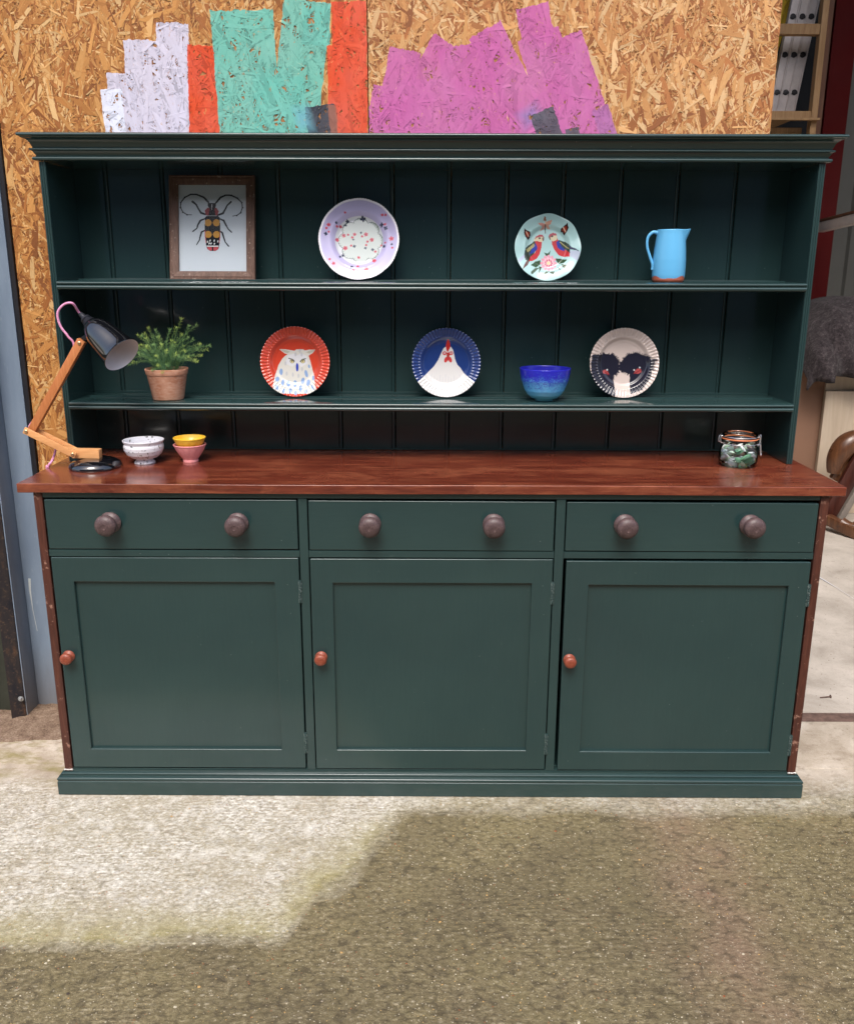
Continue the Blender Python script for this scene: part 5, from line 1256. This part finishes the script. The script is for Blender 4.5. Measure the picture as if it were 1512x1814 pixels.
for u0, u1 in ((1366, 1408), (1381, 1425), (1396, 1441)): stile(Ld, u0, u1, 15.5, yl, M['alu'])
Yl = empty('yellow_ladder', (X(1345, 199).x, yl + .1, LZ0), 'yellow stepladder behind the aluminium ladder in the pine rack', 'ladder')
stile(Yl, 1335, 1398, 9, yl + .10, M['yel'], False); stile(Yl, 1325, 1388, 9, yl + .10, M['yel'], False)
# red steel column
a = X(1470, 235, 3.45); c = X(1497, 235, 3.45)
Rc = empty('red_column', ((a.x + c.x) / 2, 3.5, 0), 'dark red steel column inside the shed behind the right end of the cornice', 'column')
bx('flange', (X(1456, 235, 3.45).x, c.x, 3.45, 3.462, .006, 5.15), M['redsteel'], Rc, .002); bx('flange', (X(1456, 235, 3.45).x, c.x, 3.65, 3.662, .006, 5.15), M['redsteel'], Rc, .002); bx('web', ((a.x + c.x) / 2 - .006, (a.x + c.x) / 2 + .006, 3.463, 3.649, .006, 5.15), M['redsteel'], Rc, .001)
# horizontal timber rail on a galvanised bracket
ra = at(1452, 403, Y=3.3); rb = at(1560, 377, Y=2.6)
T = empty('timber_rail', tuple(ra), 'grey weathered timber rail with steel edge, crossing behind the upper right of the dresser', 'rail')
seg3('rail', ra, rb, .055, .05, M['alu'], T); seg3('rail_cap', ra + Vector((0, 0, .036)), rb + Vector((0, 0, .036)), .014, .06, M['pine_dark'], T, bev=.002)
# covered stack: cardboard, plywood sheet, wool blanket
yb_ = 2.95
M['card'] = plain('brown_cardboard', s2l(128, 98, 80), .85, 0, .2, .06, 4, .05); M['ply'] = wood('pale_plywood', [s2l(166, 150, 130), s2l(180, 164, 144), s2l(190, 176, 156), s2l(174, 156, 136)], 'z', (.5, .7), .5, .0004)
a, c = at(1400, 720, Y=yb_ + .05), at(1461, 720, Y=yb_ + .05)
o = bx('cardboard_box', (a.x - .15, c.x, yb_ + .03, yb_ + .6, .006, .90), M['card'], None, .004, ((a.x + c.x) / 2, yb_ + .3, .006)); tag(o, 'tall brown cardboard box under the wool blanket, right of the dresser', 'box')
a = at(1461.5, 700, Y=yb_ - .02); o = bx('plywood_sheet', (a.x + .002, a.x + .75, yb_ - .02, yb_ - .002, .006, at(1480, 693, Y=yb_ - .02).z), M['ply'], None, .001, (a.x + .3, yb_, .006)); tag(o, 'pale plywood sheet standing on edge under the blanket at the right edge', 'board')
o = bx('chipboard_panel', (a.x + .01, a.x + .8, yb_ + .01, yb_ + .028, .006, at(1480, 679, Y=yb_ + .01).z + .05), M['ply'], None, .001, (a.x + .3, yb_ + .02, .006)); tag(o, 'tan board just behind the plywood sheet, showing a strip under the blanket', 'board')
mb = NT('grey_wool_blanket'); bn = mb.noise(mb.coord(), 60, 5, .8); bf = mb.noise(mb.coord(), 26, 5, .75)
M['wool'] = mb.base(mb.ramp(mb.math('ADD', mb.math('MULTIPLY', bn, .6), mb.math('MULTIPLY', bf, .4)), [(.36, s2l(34, 30, 32)), (.50, s2l(58, 52, 54)), (.60, s2l(84, 76, 78)), (.68, s2l(128, 120, 120))]), .95, 0, .1); mb.bump(bn, 1.0, .012); mb.b.inputs['Sheen Weight'].default_value = .1
def blanket():
    n, m = 130, 90; cx = at(1530, 600, Y=yb_).x; X0 = at(1417, 640, Y=yb_).x
    W_ = (cx - X0); U = np.linspace(0, math.pi, n); P = np.zeros((n, m, 3))
    top = at(1500, 528, Y=yb_).z
    for i, a in enumerate(U):
        for j in range(m):
            t = j / (m - 1)                      # 0 = front hem, 1 = back hem, passes over the top
            ph = -.5 * math.pi + t * 1.0 * math.pi
            sx = -math.cos(a); x = cx + W_ * (1 if True else 0) * np.sign(sx) * abs(sx) ** .8
            hem = at(1480, 690 - 10 * math.sin(a * 2), Y=yb_).z if sx > -.55 else at(1440, 694 + 3 * math.sin(a * 9), Y=yb_).z
            prof = max(0.0, 1 - abs(sx) ** 2.6) ** .5
            h = math.cos(ph * .98); zz_ = hem + (top - hem) * (h ** .55 if h > 0 else 0) * (.30 + .70 * prof)
            yy = yb_ + .30 + math.sin(ph) * (.38 + .05 * prof)
            dis = .035 * mnoise.noise((x * 3.2, zz_ * 2.0, yy * 2)) + .018 * mnoise.noise((x * 9 + zz_ * 4, zz_ * 6, yy * 5)) + .006 * mnoise.noise((x * 30, zz_ * 30, yy * 20))
            fold = .05 * math.sin((x - X0) * 16 + zz_ * 7) * (1 - (zz_ - hem) / (top - hem + 1e-6))
            P[i, j] = (max(x + dis * .6, X0 - .02), yy - dis - abs(fold), max(zz_ + dis * .7, hem - .01 + .012 * math.sin(x * 40)))
    o = link('wool_blanket', grid_mesh('wool_blanket', P), M['wool'], None, True, (cx, yb_, .75)); so_ = o.modifiers.new('thick', 'SOLIDIFY'); so_.thickness = .012; tag(o, 'coarse dark grey wool blanket draped over the stack at the right edge', 'blanket')
blanket()
# tilted old chair frame leaning against the plywood
M['oldwood'] = wood('polished_old_wood', [s2l(60, 36, 24), s2l(92, 58, 36), s2l(122, 82, 54), s2l(76, 46, 30)], 'z', (.25, .45), 1, .001, None, .1); M['greybar'] = plain('worn_grey_paint', s2l(120, 112, 104), .6); M['darkred'] = wood('dark_red_wood', [s2l(42, 18, 14), s2l(66, 30, 22), s2l(84, 42, 30), s2l(52, 24, 18)], 'z', (.3, .5), 1, .001)
yc = 2.62; T = empty('tilted_chair', tuple(at(1505, 940, Y=yc))[:2] + (.006,), 'old brown wooden chair frame tilted against the plywood sheet at the right edge', 'chair')
def q3(u, v, yy=yc): p = at(u, v, Y=yy); p.z = max(p.z, .02); return p
seg3('side_rail', q3(1469, 917), q3(1540, 790), .11, .03, M['darkred'], T, Vector((1, 0, .4)))
seg3('side_rail', q3(1484, 925, yc - .08), q3(1545, 820, yc - .08), .035, .03, M['greybar'], T, Vector((1, 0, .4)))
seg3('back_post', q3(1476, 850, yc + .05), q3(1535, 765, yc + .05), .06, .04, M['oldwood'], T, Vector((1, 0, .4)), .012)
bm = bmesh.new(); pts = spline([q3(1476, 838, yc + .04), q3(1482, 812, yc + .04), q3(1497, 790, yc + .04), q3(1516, 778, yc + .04), q3(1540, 770, yc + .04)], 6); tube(bm, pts, [.035 + .03 * math.sin(math.pi * i / (len(pts) - 1)) for i in range(len(pts))], 12); finish('arm_rest', bm, M['oldwood'], T, True)
seg3('front_leg', q3(1464, 919, yc - .05), q3(1530, 952, yc - .25), .06, .05, M['oldwood'], T, bev=.01)
bm = bmesh.new(); pts = spline([q3(1488, 925, yc - .12), q3(1498, 932, yc - .14), q3(1512, 936, yc - .16), q3(1530, 925, yc - .16)], 5); tube(bm, pts, .035, 10); finish('turned_foot', bm, M['oldwood'], T, True)
# nail, paint line on the shed floor
p = at(1470, 1234, Z=.010); bm = bmesh.new(); tube(bm, [at(1452, 1236, Z=.007), p], .0022, 8); lathe(bm, [(0, 0), (.006, 0), (.006, .002), (0, .0022)], p, (p - at(1452, 1236, Z=.007)), 12); o = finish('bent_nail', bm, M['rust_iron'], None, True, tuple(p)); tag(o, 'rusty nail lying on the shed floor behind the right side of the dresser', 'nail')
bm = bmesh.new(); L0 = [at(1450, 1022, Z=.0085), at(1480, 1040, Z=.0085), at(1560, 1092, Z=.0085)]; ws = [.030, .012, .006]; a_, b_ = [], []
for p, w_ in zip(L0, ws): a_.append(bm.verts.new(p + Vector((0, w_, 0)))); b_.append(bm.verts.new(p - Vector((0, w_, 0))))
for i in range(2): bm.faces.new((a_[i], a_[i + 1], b_[i + 1], b_[i]))
M['whiteline'] = plain('white_floor_line', s2l(214, 214, 220), .7); o = finish('floor_line', bm, M['whiteline']); tag(o, kind='structure')
# loose grit, chips and leaf scraps on the yard
def grit():
    r0 = random.Random(31); V, Fc, Cc = [], [], []; pal = [C3(204, 194, 170)] * 5 + [C3(190, 154, 100)] * 3 + [C3(150, 84, 50), C3(70, 60, 52), C3(178, 166, 150)]
    def rock(x, y, s, c):
        b = len(V); n = 5; z0 = -.25 * s
        for ring, (rr, zz_) in enumerate(((.9, .0), (1.0, .35), (.6, .75))):
            for k in range(n): a = k / n * 6.283 + r0.uniform(-.3, .3); q = s * rr * r0.uniform(.75, 1.2); V.append((x + q * math.cos(a), y + q * math.sin(a) * .8, z0 + s * zz_ + .0)); Cc.append(tuple(c * r0.uniform(.85, 1.1)) + (1,))
        V.append((x, y, z0 + s * .85)); Cc.append(tuple(c) + (1,))
        for g in range(2):
            for k in range(n): j = (k + 1) % n; Fc.append((b + g * n + k, b + g * n + j, b + (g + 1) * n + j, b + (g + 1) * n + k))
        for k in range(n): Fc.append((b + 2 * n + k, b + 2 * n + (k + 1) % n, b + 3 * n))
    for k in range(2600):
        x = r0.uniform(-1.6, 1.6); y = r0.uniform(-1.15, -.03)
        s = r0.choice((.0010, .0013, .0016, .0021)) if k > 60 else r0.uniform(.0028, .0042); rock(x, y, s, pal[r0.randrange(len(pal))])
    me = bpy.data.meshes.new('loose_grit'); me.from_pydata(V, [], Fc); ca = me.color_attributes.new('col', 'FLOAT_COLOR', 'POINT'); ca.data.foreach_set('color', np.array(Cc, np.float32).reshape(-1))
    o = link('loose_grit', me, M['gritm']); tag(o, 'pale and ochre grit scattered over the damp concrete in front of the dresser', 'grit', None, 'stuff')
M['gritm'] = vcol('grit_stone', .6, .4, 0)
grit()
